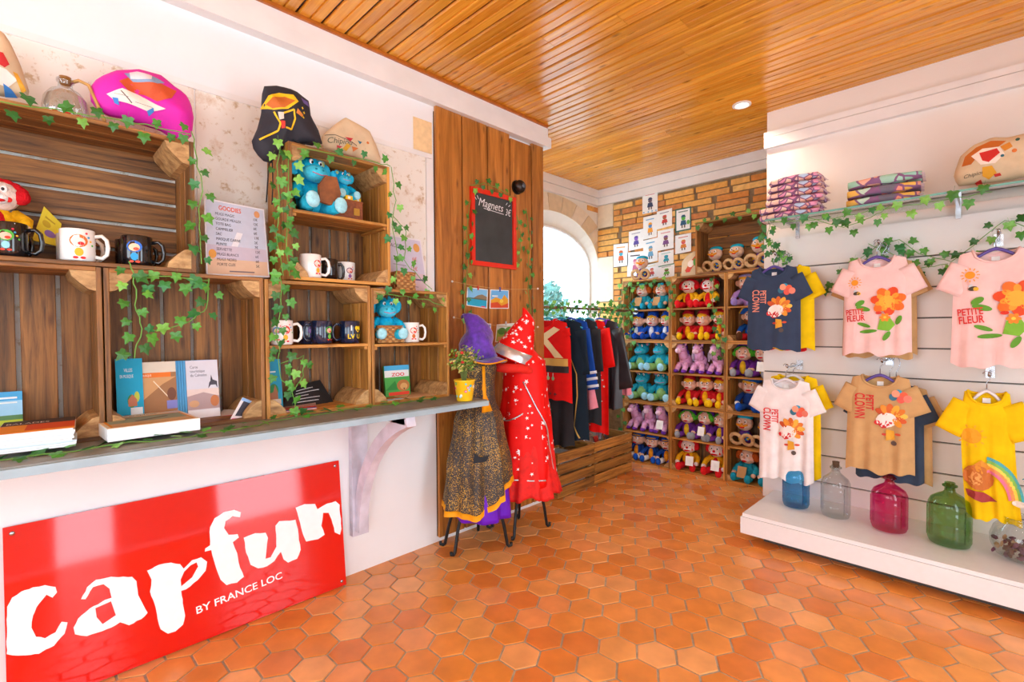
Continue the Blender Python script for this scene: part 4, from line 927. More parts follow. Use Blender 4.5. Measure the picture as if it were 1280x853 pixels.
# brochures in the second crate
zc_ = CZ+.014
def stand(px0, px1, top, X, lean=.03, base=None):
    z0 = base if base is not None else zc_
    a = oy(px0, 520, 0); y0 = ox(px0, (top+520)/2, X).y; y1 = ox(px1, (top+520)/2, X).y; zt = ox((px0+px1)/2, top, X).z
    return [(X, y0, z0), (X, y1, z0), (X-lean, y1, zt), (X-lean, y0, zt)]
def villes(p):
    p.rect(.0, .0, 1, 1, '12a7d0'); p.text('VILLES', .30, .80, .075, 'f2f8fb', sx=1.5); p.text('EN MUSIQUE', .14, .71, .07, 'f2f8fb', sx=1.25); p.circ(.55, .36, .16, '3c8f4a', .1); p.circ(.75, .42, .1, 'c8d24a', .08); p.poly([(.42, .28), (.75, .28), (.75, .38), (.58, .46), (.42, .38)], 'c87a5a'); p.rect(.5, .10, .95, .26, 'e6ecee'); p.rect(.22, .08, .45, .16, '0d4f7a')
sheet('brochure', 'turquoise brochure with a village drawing in the brochure crate', 'brochure', stand(146, 180, 449, .13), '12a7d0', villes, .006)
def music(p):
    p.rect(0, 0, 1, 1, 'a8744a'); p.rect(0, .82, 1, 1, 'e8d8c4'); p.rect(0, .74, .85, .82, 'f07a24'); p.text('MUSIQUE', .05, .76, .05, 'fbeee0', sx=1.2); p.poly([(0, .35), (.6, .62), (1, .74), (0, .74)], 'd9a06a'); p.line([(.35, .68), (.75, .40)], .02, 'f2dcc0'); p.circ(.85, .45, .13, '7a4a34', .11); p.rect(.7, .2, 1, .34, '8a8ad0'); p.rect(.12, .12, .6, .15, 'f0e4d4'); p.rect(.12, .06, .5, .09, 'f0e4d4')
sheet('brochure', 'brown brochure with an orange title band beside the turquoise one', 'brochure', stand(177, 222, 453, .12), 'a8744a', music, .004)
def carte(p):
    p.rect(0, 0, 1, 1, 'd9d4de'); p.rect(0, .15, 1, .50, 'b79a9a'); p.poly([(0, .38), (.5, .44), (1, .36), (1, .5), (0, .5)], 'e6ccc4'); p.circ(.2, .25, .16, 'd8a47a', .06); p.circ(.85, .28, .14, 'c8794a', .1); p.text('Carte', .12, .86, .07, '6a6874', sx=1.5); p.text('touristique', .12, .79, .07, '6a6874', sx=1.5); p.text('du Calvados', .12, .72, .07, '6a6874', sx=1.5); p.poly([(.66, .5), (.7, .6), (.78, .66), (.95, .62), (.96, .5), (.9, .56), (.75, .56)], '4a4450'); p.poly([(.74, .64), (.77, .74), (.82, .64)], '3a3440'); p.rect(0, 0, 1, .14, 'f0eef4'); p.text('Calvados', .25, .05, .05, '3f9fd8', sx=1.5)
for k in range(5):
    c4 = stand(222+k*3.2, 262+k*3.2, 451, .115+.006*k)
    sheet('brochure', 'lilac tourist map leaflet with a rider, first of its stack' if k == 4 else 'blue-edged tourist map leaflet stacked behind the rider leaflet', 'brochure', c4, 'd9d4de' if k == 4 else '4f9fd0', carte if k == 4 else None, .005, None if k == 4 else 'stacked map leaflets')
# flat books and magazines
def flat(name, label, cat, c, wx, wy, h, rz, top, prt=None, n=1, edge='e9f0f6', group=None):
    t = thing(name, label, cat, c, rz, group)
    for k in range(n):
        j = random.uniform(-.006, .006) if n > 1 else 0
        MB().b2((-wx/2+j, -wy/2-j, k*h/n), (wx/2+j, wy/2-j, (k+1)*h/n-.0006)).build('pages' if n == 1 else 'magazine_layer', mat('page_'+edge+str(k % 3), [edge, 'f6f6f4', 'dce8f2'][k % 3], .7, var=.03), t)
    MB().b2((-wx/2, -wy/2, h-.0006), (wx/2, wy/2, h+.001)).build('cover', mat('paper_'+top, top, .45, var=.03), t)
    if prt: pr = Pr(); prt(pr); pr.build('cover_print', t, lambda a, c_, d: ((.5-c_)*wx, (a-.5)*wy, h+.001+d), eps=.0002, base=.0004)
    return t
fb = oz(212, 548, CZ+.03)
flat('picture_book', 'thick white picture book lying flat before the brochures', 'book', (.272, fb.y-.012, CZ+.0145), .235, .225, .036, .06, 'e6d6bc', lambda p: [p.rect(.04, .05, .96, .78, 'd8922f'), p.rect(.07, .09, .93, .74, '8f9c86'), p.rect(.07, .09, .93, .30, 'c9a77a'), p.line([(.35, .35), (.75, .55)], .05, '5a4a44'), p.text('Photographies', .12, .84, .10, '5a4a3e', sx=1.0)], edge='eef5fb')
def flyer(label, px, X, paper, prt, curl=.0):
    return sheet('flyer', label, 'flyer', P4(px, X), paper, prt, .0012, None, curl)
flyer('white and pink curled flyer leaning at the end of the brochure crate', [(283, 533), (312, 528), (328, 511), (303, 497)], [.25, .22, .18, .21], 'e9e4ea', lambda p: [p.rect(.1, .35, .95, .95, '3a3a48'), p.rect(.05, .12, .98, .26, 'e0288a'), p.rect(0, .9, .9, 1, '8fb8e8')], .012)
flyer('folded leaflet with a red stripe lying behind the curled flyer', [(262, 526), (290, 533), (305, 515), (280, 512)], [.15, .2, .16, .1], 'b9aca4', lambda p: [p.line([(.05, .3), (.95, .75)], .08, 'd83a5a'), p.circ(.55, .3, .2, '5a4438', .14)], .004)
# first crate
flat('magazine_stack', 'stack of magazines with a glowing orange cover in the first crate', 'magazines', (.268, ox(52, 560, .268).y-.005, CZ+.0145), .22, .15, .050, -.06, 'e07a1e', lambda p: [p.rect(0, 0, 1, .6, 'f09a2a'), p.rect(.35, .1, 1, .6, 'd8501a'), p.rect(0, .6, 1, 1, '4a3830'), p.text('BALADES', .05, .68, .16, 'f6efe4', sx=.9)], 9)
sheet('leaflet', 'sky-blue landscape leaflet standing behind the magazines', 'leaflet', stand(-6, 28, 491, .10), '3fa8e0', lambda p: [p.rect(0, .0, 1, .22, 'c8a890'), p.rect(0, .22, 1, .45, 'b8cc3a'), p.rect(0, .38, 1, .48, '5a8a5a'), p.rect(0, .48, 1, .8, '9fd4f4'), p.circ(.7, .12, .1, '5a7ac8'), p.rect(.1, .84, .8, .88, 'eaf6fc'), p.rect(.1, .74, .8, .77, 'eaf6fc')], .01)
# third crate
sheet('brochure', 'turquoise brochure with a steeple drawing in the mug crate', 'brochure', stand(331, 354, 450, .17), '12a7d0', lambda p: [p.circ(.55, .40, .25, '3c9a5a', .12), p.poly([(.3, .22), (.75, .22), (.75, .36), (.62, .5), (.5, .36), (.3, .34)], 'b87a5a'), p.rect(.0, .12, .9, .22, 'f2e4d4'), p.rect(.1, .74, .7, .77, 'e6f6fb')], .004)
sheet('flyer', 'black curved flyer with lines of white text in the mug crate', 'flyer', P4([(352, 512), (418, 504), (400, 475), (362, 487)], [.16, .10, .06, .10]), '1c1c20', lambda p: [p.rect(.2, .75-.14*k, .2+w, .78-.14*k, 'd8d8dc') for k, w in enumerate((.45, .6, .3, .55, .5))], .001, None, .012)
sheet('magazine', 'colourful glossy magazine lying flat in the mug crate', 'magazine', [(.255, .645, CZ+.0205), (.255, .80, CZ+.0205), (.10, .86, CZ+.0205), (.10, .66, CZ+.0205)], 'd9a8a8', lambda p: [p.rect(0, 0, 1, .3, '2a6ac8'), p.poly([(0, .2), (1, .1), (1, .32), (0, .42)], 'd8402a'), p.rect(0, .6, 1, 1, 'e2c4b8'), p.circ(.3, .5, .18, 'b06a5a', .12)], .005)
# fourth crate
def zoo(p):
    p.rect(0, 0, 1, 1, '4aa84a'); p.rect(0, .82, 1, 1, '4fb4e4'); p.rect(.0, .62, .98, .84, 'f2f0ec'); p.text('ZOO', .28, .65, .15, 'e0322a', bold=.03, sx=1.5); p.circ(.72, .33, .26, 'b8763a', .19); p.circ(.74, .30, .15, 'd9a868', .11); p.poly([(.7, .24), (.8, .24), (.75, .19)], '4a2f20'); p.rect(.12, .02, .95, .13, 'e0402a'); p.poly([(0, .2), (.4, .5), (.5, .2)], '2f8a3a')
d4 = ox(496, 478, .14)
sheet('brochure', 'green zoo brochure with a lion picture in the basket crate', 'brochure', [(.15, ox(482, 478, .15).y, zc_), (.15, ox(513, 478, .15).y, zc_), (.12, ox(511, 478, .12).y, ox(496, 457, .12).z), (.12, ox(480, 478, .12).y, ox(496, 457, .12).z)], '4aa84a', zoo, .012)
for k in range(3):
    sheet('postcard', 'small blue and white card lying at the front of the basket crate', 'card', [(.255, 1.07+.045*k, CZ+.0145), (.255, 1.108+.045*k, CZ+.0145), (.22, 1.108+.045*k, CZ+.0145), (.22, 1.07+.045*k, CZ+.0145)], 'e6eef4', lambda p: [p.rect(.1, .2, .9, .7, '6aaed8')], .001, 'cards lying in the basket crate')
sheet('map_sheet', 'tan map sheet lying flat in the basket crate', 'map', [(.25, 1.225, CZ+.0145), (.25, 1.40, CZ+.0145), (.08, 1.38, CZ+.0145), (.08, 1.20, CZ+.0145)], 'd9b48a', lambda p: [p.line([(.1, .2), (.5, .6), (.9, .7)], .02, 'b07a4a')], .002)
# yellow card in the wide crate
sheet('greeting_card', 'yellow illustrated card leaning behind the white mug in the wide crate', 'card', P4([(40, 300), (72, 308), (77, 280), (55, 258)], [.10, .10, .06, .06]), 'e6d23a', lambda p: [p.circ(.6, .35, .25, '8a6ab0', .12), p.circ(.35, .6, .2, 'c8a82a', .1), p.rect(.2, .75, .7, .8, 'b8982a')], .002)
# ================================================================== ON THE PLANK WALL
def PW_(px, py): return ox(px, py, .02)
y0, y1, z0, z1 = 1.784, 2.143, 1.522, 1.963
t = thing('chalkboard', 'red framed chalkboard reading Magnets 3 euro on the plank wall', 'chalkboard', (.025, (y0+y1)/2, z0)); yc = (y0+y1)/2; FR = mat('red_frame_paint', 'dd2a14', .35, var=.03); fw = .026
MB().b2((0, y0+.01-yc, .01), (.008, y1-.01-yc, z1-z0-.01)).build('slate', mat('slate', '3c4040', .75, var=.12, scale=9), t)
fr = thing('board_frame', None, None); fr.parent = t
MB().b2((-.001, y0-yc, 0), (.018, y1-yc, fw)).build('frame_rail', FR, fr); MB().b2((-.001, y0-yc, z1-z0-fw), (.018, y1-yc, z1-z0)).build('frame_rail', FR, fr)
MB().b2((-.001, y0-yc, fw), (.018, y0+fw-yc, z1-z0-fw)).build('frame_stile', FR, fr); MB().b2((-.001, y1-fw-yc, fw), (.018, y1-yc, z1-z0-fw)).build('frame_stile', FR, fr)
p_ = Pr().text('Magnets', -.125, .345, .066, 'e6eaec', rot=-.04, shear=.25, fit=.20).text('3€', .090, .322, .058, 'e6eaec', rot=-.05, shear=.2, fit=.05).line([(-.08, .335), (.08, .325)], .0035, 'e6eaec').line([(-.135, .375), (-.150, .392)], .004, 'e6eaec').line([(-.12, .38), (-.130, .40)], .004, 'e6eaec').line([(.10, .385), (.112, .40)], .004, 'e6eaec').line([(.12, .378), (.135, .39)], .004, 'e6eaec')
p_.build('chalk_writing', t, lambda a, c, d: (.008+d, a, c), cluster=True)
lp = ox(651, 233, .06)
t = thing('wall_lamp', 'dark round metal wall lamp beside the chalkboard', 'lamp', (.02, lp.y, lp.z)); DKM = mat('dark_bronze', '3a302c', .28, .7, var=.1)
b = MB(); b.ell((.035, 0, 0), (.030, .040, .040), None, 0, 16, 12); b.build('lamp_shade', DKM, t, True); MB().tube([(-.002, 0, 0), (.008, 0, 0)], .044, 20).build('wall_plate', DKM, t); MB().ell((.064, .004, 0), (.006, .016, .016), None, 0, 10, 6).build('lamp_glass', mat('smoked_glass', '59606c', .1), t, True)
for n_, (pa, pb_) in enumerate((((565, 352), (672, 361)), ((567, 397), (672, 409)))):
    A, B = ox(*pa, .03), ox(*pb_, .03); o = A
    t = thing('photo_string', ['upper', 'lower'][n_]+' cord with pinned postcards stretched across the planks', 'string', A)
    MB().tube([(A*(1-s)+B*s+Vector((0, 0, -.02*math.sin(PI*s))))-o for s in [q/10 for q in range(11)]], .0016, 5).build('cord', mat('twine', 'c9a26a', .9), t)
    for e in (A, B):
        b = MB(); b.ell(e-o+Vector((.002, 0, 0)), (.006, .006, .006), None, 0, 8, 6); b.tube([e-o, e-o-Vector((.012, 0, 0))], .0015, 5); b.build('push_pin', mat('white_pin', 'f4f2ee', .3), t, True)
def sea(p): p.rect(.04, .04, .96, .96, '7cc0ea'); p.rect(.04, .04, .96, .45, '1fa6cc'); p.poly([(.3, .45), (.5, .62), (.72, .7), (.96, .6), (.96, .42)], '8a7a62'); p.rect(.04, .40, .96, .46, '5a6a5a'); p.rect(.7, .04, .9, .1, 'd8405a')
def town(p): p.rect(.04, .04, .96, .96, '6ab4ea'); p.poly([(.04, .1), (.04, .45), (.3, .6), (.6, .5), (.75, .75), (.96, .5), (.96, .1)], 'e0a22a'); p.poly([(.04, .04), (.04, .3), (.4, .35), (.6, .15), (.96, .3), (.96, .04)], 'd8502a'); p.circ(.6, .4, .1, 'f0d04a'); p.rect(.1, .62, .4, .7, 'eaf4fa')
def forest(p): p.rect(.04, .04, .96, .96, '8fb44a'); p.rect(.04, .7, .96, .96, 'd8e8e0'); p.circ(.3, .6, .22, '4a8a3a', .2); p.circ(.7, .62, .22, '5a9a3a', .2); p.rect(.1, .1, .9, .3, 'c8a05a'); p.rect(.45, .2, .55, .6, '7a5a34')
def tower(p): p.rect(.04, .04, .96, .96, '3f9fe0'); p.rect(.04, .04, .96, .3, '5a9a6a'); p.poly([(.5, .2), (.85, .2), (.8, .55), (.68, .9), (.56, .55)], 'c86a3a'); p.circ(.3, .7, .15, 'eef6fc', .06)
def coast(p): p.rect(.04, .04, .96, .96, '4fa8e4'); p.rect(.04, .04, .96, .35, '2a8ac0'); p.poly([(.1, .35), (.5, .55), (.9, .35)], 'c8a05a')
for lab, q, fp, cl in (('postcard of a turquoise bay on the upper cord', [(583, 382), (609, 386), (610, 362), (584, 359)], sea, 'd8322a'), ('postcard of a colourful orange town on the upper cord', [(612, 386), (636, 386), (636, 363), (613, 362)], town, '2a4fb0'),
        ('postcard of a red spire half hidden by the purple hat', [(590, 424), (613, 429), (614, 405), (592, 402)], tower, '2a4fb0'), ('postcard of a green forest on the lower cord', [(619, 428), (642, 426), (643, 404), (621, 406)], forest, 'c8ccd4'), ('postcard of blue coast behind the red hat', [(646, 424), (664, 424), (664, 403), (646, 403)], coast, 'd8322a')):
    sheet('postcard', lab, 'postcard', P4(q, .026), 'f2f4f4', fp, .0012, 'postcards pinned on cords', 0, cl)
# ================================================================== POTTED PLANT
pc = Vector((.430, 1.405, CZ)); t = thing('potted_plant', 'small leafy plant in a yellow flower-printed pot on the counter end', 'plant', pc)
YP = mat('yellow_tin', 'f0bf1e', .35, var=.03)
MB().lathe([(.001, .001), (.034, .001), (.036, .004), (.047, .090), (.049, .092), (.049, .097), (.046, .097), (.044, .085), (.001, .080)], 24).build('pot', YP, t, True)
p_ = Pr()
for k in range(34):
    a, z = random.uniform(-PI, PI), random.uniform(.012, .082); c = random.choice(['3fb8d8', 'd83f8a', 'e0508f', '5fd0e0', '4aa84a', 'f4f0e0']); r = random.uniform(.004, .008); p_.circ(a, z, r/.042, c, r, n=9)
    if random.random() < .5: p_.circ(a, z, r*.4/.042, 'f6f2e4', r*.4, n=7)
p_.build('flower_print', t, lambda a, c, d: ((.0345+.0128*c/.09+d)*math.cos(a), (.0345+.0128*c/.09+d)*math.sin(a), c), eps=.0001, base=.0008)
st = MB(); lf = MB(); fl_ = MB()
for k in range(34):
    a = random.uniform(0, 2*PI); r = random.uniform(.03, .085); h = random.uniform(.10, .185)*(1.15-r*3); e = Vector((r*math.cos(a), r*math.sin(a), .09+h*.8)); m_ = Vector((r*.3*math.cos(a), r*.3*math.sin(a), .09+h*.5)); st.tube([(r*.1*math.cos(a), r*.1*math.sin(a), .08), m_, e], [.0016, .0013, .0008], 4)
    for q in range(18):
        s = random.uniform(.2, 1); c = (m_*(1-s)+e*s)+Vector([random.gauss(0, .012) for _ in range(3)]); n = Vector([random.gauss(0, 1) for _ in range(3)]).normalized(); u = n.orthogonal().normalized()*random.uniform(.006, .011); v = n.cross(u)*.55; lf.add([c-u, c+v, c+u, c-v], [(0, 1, 2, 3)], random.randrange(3))
    if k % 7 == 0: fl_.ell(e+Vector((0, 0, .006)), (.008, .008, .007), None, 0, 8, 6)
st.build('stems', mat('plant_stem', '6a7a3a', .8), t); tag(lf.build('foliage', [mat('leaf_dark', '4a7a2a', .6), mat('leaf_light', '8aa83a', .6), mat('leaf_pale', 'c8b86a', .6)], t), kind='stuff'); tag(fl_.build('red_buds', mat('red_bud', 'c8302a', .7), t, True), kind='stuff')
MB().lathe([(.044, .084), (.001, .088)], 20).build('soil', mat('soil', '3a2a1e', .95), t)
# ================================================================== COSTUMES ON STANDS
random.seed(51)
class Robe:
    """gathered cloth around a vertical axis; prof = [(z, r)], folds deepen towards the hem"""
    def __init__(s, prof, n=9, amp=.10, ph=0.0, off=None, sx=1.0): s.p = sorted(prof); s.n = n; s.a = amp; s.ph = ph; s.off = off or (lambda z: (0, 0)); s.sx = sx
    def r(s, z):
        P = s.p
        if z <= P[0][0]: return P[0][1]
        for (z0, r0), (z1, r1) in zip(P, P[1:]):
            if z <= z1: k = (z-z0)/(z1-z0); k = k*k*(3-2*k); return r0+(r1-r0)*k
        return P[-1][1]
    def pt(s, a, z, d=0.0):
        zt, zb = s.p[-1][0], s.p[0][0]; k = (zt-z)/(zt-zb)
        f = 1+s.a*k*(.6*math.sin(s.n*a+s.ph+2*k)+.4*math.sin((s.n*1.7)*a+1.3+s.ph)); r_ = s.r(z)*f+d; ox_, oy_ = s.off(z)
        return (ox_+r_*math.cos(a)*s.sx, oy_+r_*math.sin(a), z)
    def mesh(s, hem=None, top=None, na=72, nz=22, thick=.004):
        b = MB(); zt = top if top is not None else s.p[-1][0]; R = []
        for side in (0, 1):
            for j in (range(nz+1) if side == 0 else range(nz, -1, -1)):
                ring = []
                for i in range(na):
                    a = 2*PI*i/na; h = hem(a) if hem else s.p[0][0]; z = zt+(h-zt)*j/nz; ring.append(s.pt(a, z, -side*thick))
                R.append(ring)
        return b.rings(R, cap=False)
def dirdot(a): return math.cos(a)*.706+math.sin(a)*.708      # how far an angle looks to the right of the camera
def glitter():
    m, nt, p = _base('black_gold_glitter'); N, L = nt.nodes, nt.links; p.inputs['Roughness'].default_value = .55
    tc = N.new('ShaderNodeTexCoord'); v = N.new('ShaderNodeTexNoise'); v.inputs['Scale'].default_value = 210; v.inputs['Detail'].default_value = 2; L.new(tc.outputs['Object'], v.inputs['Vector'])
    v2 = N.new('ShaderNodeTexNoise'); v2.inputs['Scale'].default_value = 7; L.new(tc.outputs['Object'], v2.inputs['Vector'])
    ad = N.new('ShaderNodeMath'); ad.operation = 'MULTIPLY_ADD'; L.new(v2.outputs[0], ad.inputs[0]); ad.inputs[1].default_value = .28; L.new(v.outputs[0], ad.inputs[2])
    r = N.new('ShaderNodeValToRGB'); e = r.color_ramp.elements; e[0].position, e[1].position = .70, .76; e[0].color = lin('35302e'); e[1].color = lin('c79a34'); L.new(ad.outputs[0], r.inputs[0]); L.new(r.outputs[0], p.inputs['Base Color'])
    return m
GLIT = glitter(); ORG = cloth('f0a012', 'orange_satin', .5); PUR = cloth('6a1fc0', 'purple_satin', .45); REDC = cloth('ee1410', 'red_satin', .5); BLKC = cloth('2c2d31', 'black_cloth', .7)
def ironstand(label, c, feet, top):
    t = thing('costume_stand', label, 'stand', c); 
    MB().tube([(0, 0, .30), (0, 0, top)], .012, 10).build('pole', IRON, t)
    for fx, fy in feet:
        d = Vector((fx-c[0], fy-c[1], 0)); r_ = d.length; d.normalize()
        pts = [d*(.01)+Vector((0, 0, .33)), d*(r_*.35)+Vector((0, 0, .315)), d*(r_*.66)+Vector((0, 0, .24)), d*(r_*.85)+Vector((0, 0, .12)), d*(r_*.97)+Vector((0, 0, .016)), d*(r_*1.02)+Vector((0, 0, .008)), d*(r_*1.1)+Vector((0, 0, .012)), d*(r_*1.10)+Vector((0, 0, .026))]
        MB().tube(pts, .0085, 8).build('leg', IRON, t, True)
    return t
c1 = (.225, 1.665, 0)
ironstand('black iron stand under the black and gold costume', c1, [(.20, 1.515), (.325, 1.78), (.06, 1.80), (.07, 1.55)], 1.0)
t = thing('costume_dress', 'black and gold glitter dress with orange hem over purple satin', 'costume', (c1[0], c1[1], .17))
rb = Robe([(.02, .185), (.25, .165), (.50, .125), (.63, .085), (.72, .085), (.80, .10), (.84, .045)], 8, .16, .4)
hemf = lambda a: .055+.135*max(0, dirdot(a))**1.5
rb.mesh(hemf).build('skirt', GLIT, t, True)
ro = Robe([(z, r+.003) for z, r in rb.p], 8, .16, .4); b = MB(); na = 72
b.rings([[ro.pt(2*PI*i/na, hemf(2*PI*i/na)+k*.028-.004) for i in range(na)] for k in (0, 1)] + [[ro.pt(2*PI*i/na, hemf(2*PI*i/na)+k*.028-.004, -.006) for i in range(na)] for k in (1, 0)], cap=False); b.build('hem_band', ORG, t, True)
Robe([(.0, .165), (.3, .14), (.5, .11)], 7, .13, 2.2).mesh(lambda a: .02+.03*max(0, -dirdot(a))).build('purple_lining', PUR, t, True)
MB().ell((0, 0, .80), (.05, .085, .045), None, 0, 14, 8).build('shoulder_yoke', BLKC, t, True)
dr = Vector((.706, .708, 0)); fw_ = Vector((.708, -.706, 0))
b = MB(); q = fw_*.105+dr*.035; b.tube([q+Vector((0, 0, .80)), q*1.05+Vector((0, 0, .72)), q*1.05+Vector((0, 0, .69)), q*1.15+Vector((0, 0, .66)), q*1.2+dr*.01+Vector((0, 0, .575))], [.010, .009, .013, .010, .034], 10, 0, .5); b.build('orange_tassel', ORG, t, True)
b = MB(); q = fw_*.15+dr*.0; b.prism([(-.035, .33), (.03, .34), (.045, .37), (.0, .36), (-.03, .38)], lambda a, c, k: tuple(fw_*(.176+.006*k)+dr*(a+.02)+Vector((0, 0, c)))); b.build('belt_bow', BLKC, t)
# purple hat
hc = ox(598, 458, .20); t = thing('wizard_hat', 'crumpled purple velvet wizard hat with orange-edged brim above the plant', 'hat', (.225, 1.665, 1.0))
VEL = mat('purple_velvet', '5a1fa8', .6, var=.25, scale=40, bump=.8, bscale=60, sheen=.5)
L_ = -dr; R = []
for k, (z, r, o_) in enumerate(((.01, .085, 0), (.03, .083, 0), (.07, .078, .004), (.10, .074, .0), (.125, .062, -.004), (.15, .055, .006), (.175, .045, .02), (.195, .034, .035), (.205, .020, .055), (.20, .010, .075), (.188, .003, .085))):
    c = L_*o_; r *= 1.12; z *= 1.15; R.append([(c.x+(r*(1+.10*math.sin(3*a+k*1.1)))*math.cos(a), c.y+(r*(1+.10*math.sin(3*a+k*1.1)))*math.sin(a), z+.006*math.sin(2*a+k)) for a in [2*PI*i/24 for i in range(24)]])
MB().rings(R).build('crown', VEL, t, True)
def brim(a, r): return (r*math.cos(a), r*math.sin(a), .012-.34*max(0, r-.08)*(.4+.8*max(0, dirdot(a)))+.012*math.sin(3*a))
b = MB(); b.rings([[brim(2*PI*i/36, r) for i in range(36)] for r in (.07, .11, .15)] + [[tuple(Vector(brim(2*PI*i/36, r))-Vector((0, 0, .004))) for i in range(36)] for r in (.15, .11, .07)], cap=False); b.build('brim', VEL, t, True)
MB().tube([brim(2*PI*i/36, .151) for i in range(37)], .004, 6).build('brim_edge', ORG, t, True)
# red starred robe
c2 = (.24, 2.005, 0)
ironstand('black iron stand under the red starred robe', c2, [(.285, 1.86), (.30, 2.125), (.10, 2.09), (.08, 1.88)], 1.0)
t = thing('costume_robe', 'red satin robe with white stars and silver piping on a stand', 'costume', (c2[0], c2[1], .21))
r2 = Robe([(.14, .168), (.40, .152), (.62, .128), (.76, .118), (.83, .05)], 6, .10, 1.0); r2.mesh(lambda a: .10+.03*math.sin(a*2)).build('robe_body', REDC, t, True)
Robe([(.0, .195), (.2, .165), (.42, .130)], 14, .12, .3).mesh(lambda a: .025+.014*math.sin(7*a)).build('tulle_skirt', mat('red_tulle', 'e81a12', .75, var=.1, bump=.3), t, True)
p_ = Pr(); random.seed(9)
for k in range(120):
    a = -.785+random.uniform(-1.6, 1.6); z = random.uniform(.13, .80); s = random.choice([.006, .008, .011, .015]); p_.star(a*.14, z, s, 'f4eff0', 5, .42, random.uniform(0, 1)) if s > .007 else p_.circ(a*.14, z, .0035, 'f4eff0', n=6)
tag(p_.build('star_print', t, lambda a, c, d: r2.pt(a/.14, c, d+.002), eps=0, base=.001, sub=.012), kind='stuff')
SIL = mat('silver_lame', 'd6d8de', .25, .7, var=.1)
b = MB(); b.tube([r2.pt(-.785+.9*s-.1+.5*math.sin(s*2.2), .66-.53*s, .006) for s in [q/14 for q in range(15)]], .0042, 6); b.tube([r2.pt(-.785-1.0+.9*s, .44+.05*s*s, .006) for s in [q/10 for q in range(11)]], .0042, 6).tube([r2.pt(-.785-.6+1.2*s, .135-.01*s, .008) for s in [q/10 for q in range(11)]], .0045, 6); b.build('silver_piping', SIL, t, True)
# red hat
t = thing('pointed_hat', 'tall red starred hat with silver band leaning on the red robe', 'hat', (c2[0], c2[1], 1.02)); ax = (dr*.42+Vector((0, 0, 1))+fw_*.05).normalized(); base = -dr*.075+fw_*.04+Vector((0, 0, -.03))
def hp(a, s, d=0.0):
    c = base+ax*(.31*s)+L_*(.05*max(0, s-.8)/.2*1.0); r_ = .118*(1-s)**.85+.007+d; u = ax.orthogonal().normalized(); v = ax.cross(u); q = c+u*r_*math.cos(a)+v*r_*math.sin(a)*.8; return tuple(q)
MB().rings([[hp(2*PI*i/28, s) for i in range(28)] for s in (0, .1, .2, .35, .5, .65, .78, .88, .95, 1.0)]).build('crown', REDC, t, True)
MB().rings([[hp(2*PI*i/28, s, .003) for i in range(28)] for s in (.02, .10, .2)] + [[hp(2*PI*i/28, s, .0) for i in range(28)] for s in (.2, .02)], cap=False).build('silver_band', SIL, t, True)
p_ = Pr()
for k in range(80):
    a, s = random.uniform(0, 2*PI), random.uniform(.26, .85); r_ = random.choice([.005, .008, .011]); n_ = 5; p_.star(a*.06, s*.31, r_, 'f4eff0')
tag(p_.build('star_print', t, lambda a, c, d: hp(a/.06, c/.31, d+.001), eps=0, base=.001), kind='stuff')
u = ax.orthogonal().normalized(); v = ax.cross(u); rp = [base-ax*.012+(u*math.cos(a)+v*math.sin(a)*.9)*.128-Vector((0, 0, .03+.025*math.sin(a*2))) for a in [2*PI*i/24 for i in range(25)]]
MB().tube(rp, .026, 8).build('rolled_brim', mat('red_felt_brim', 'e02010', .8, bump=.4), t, True)
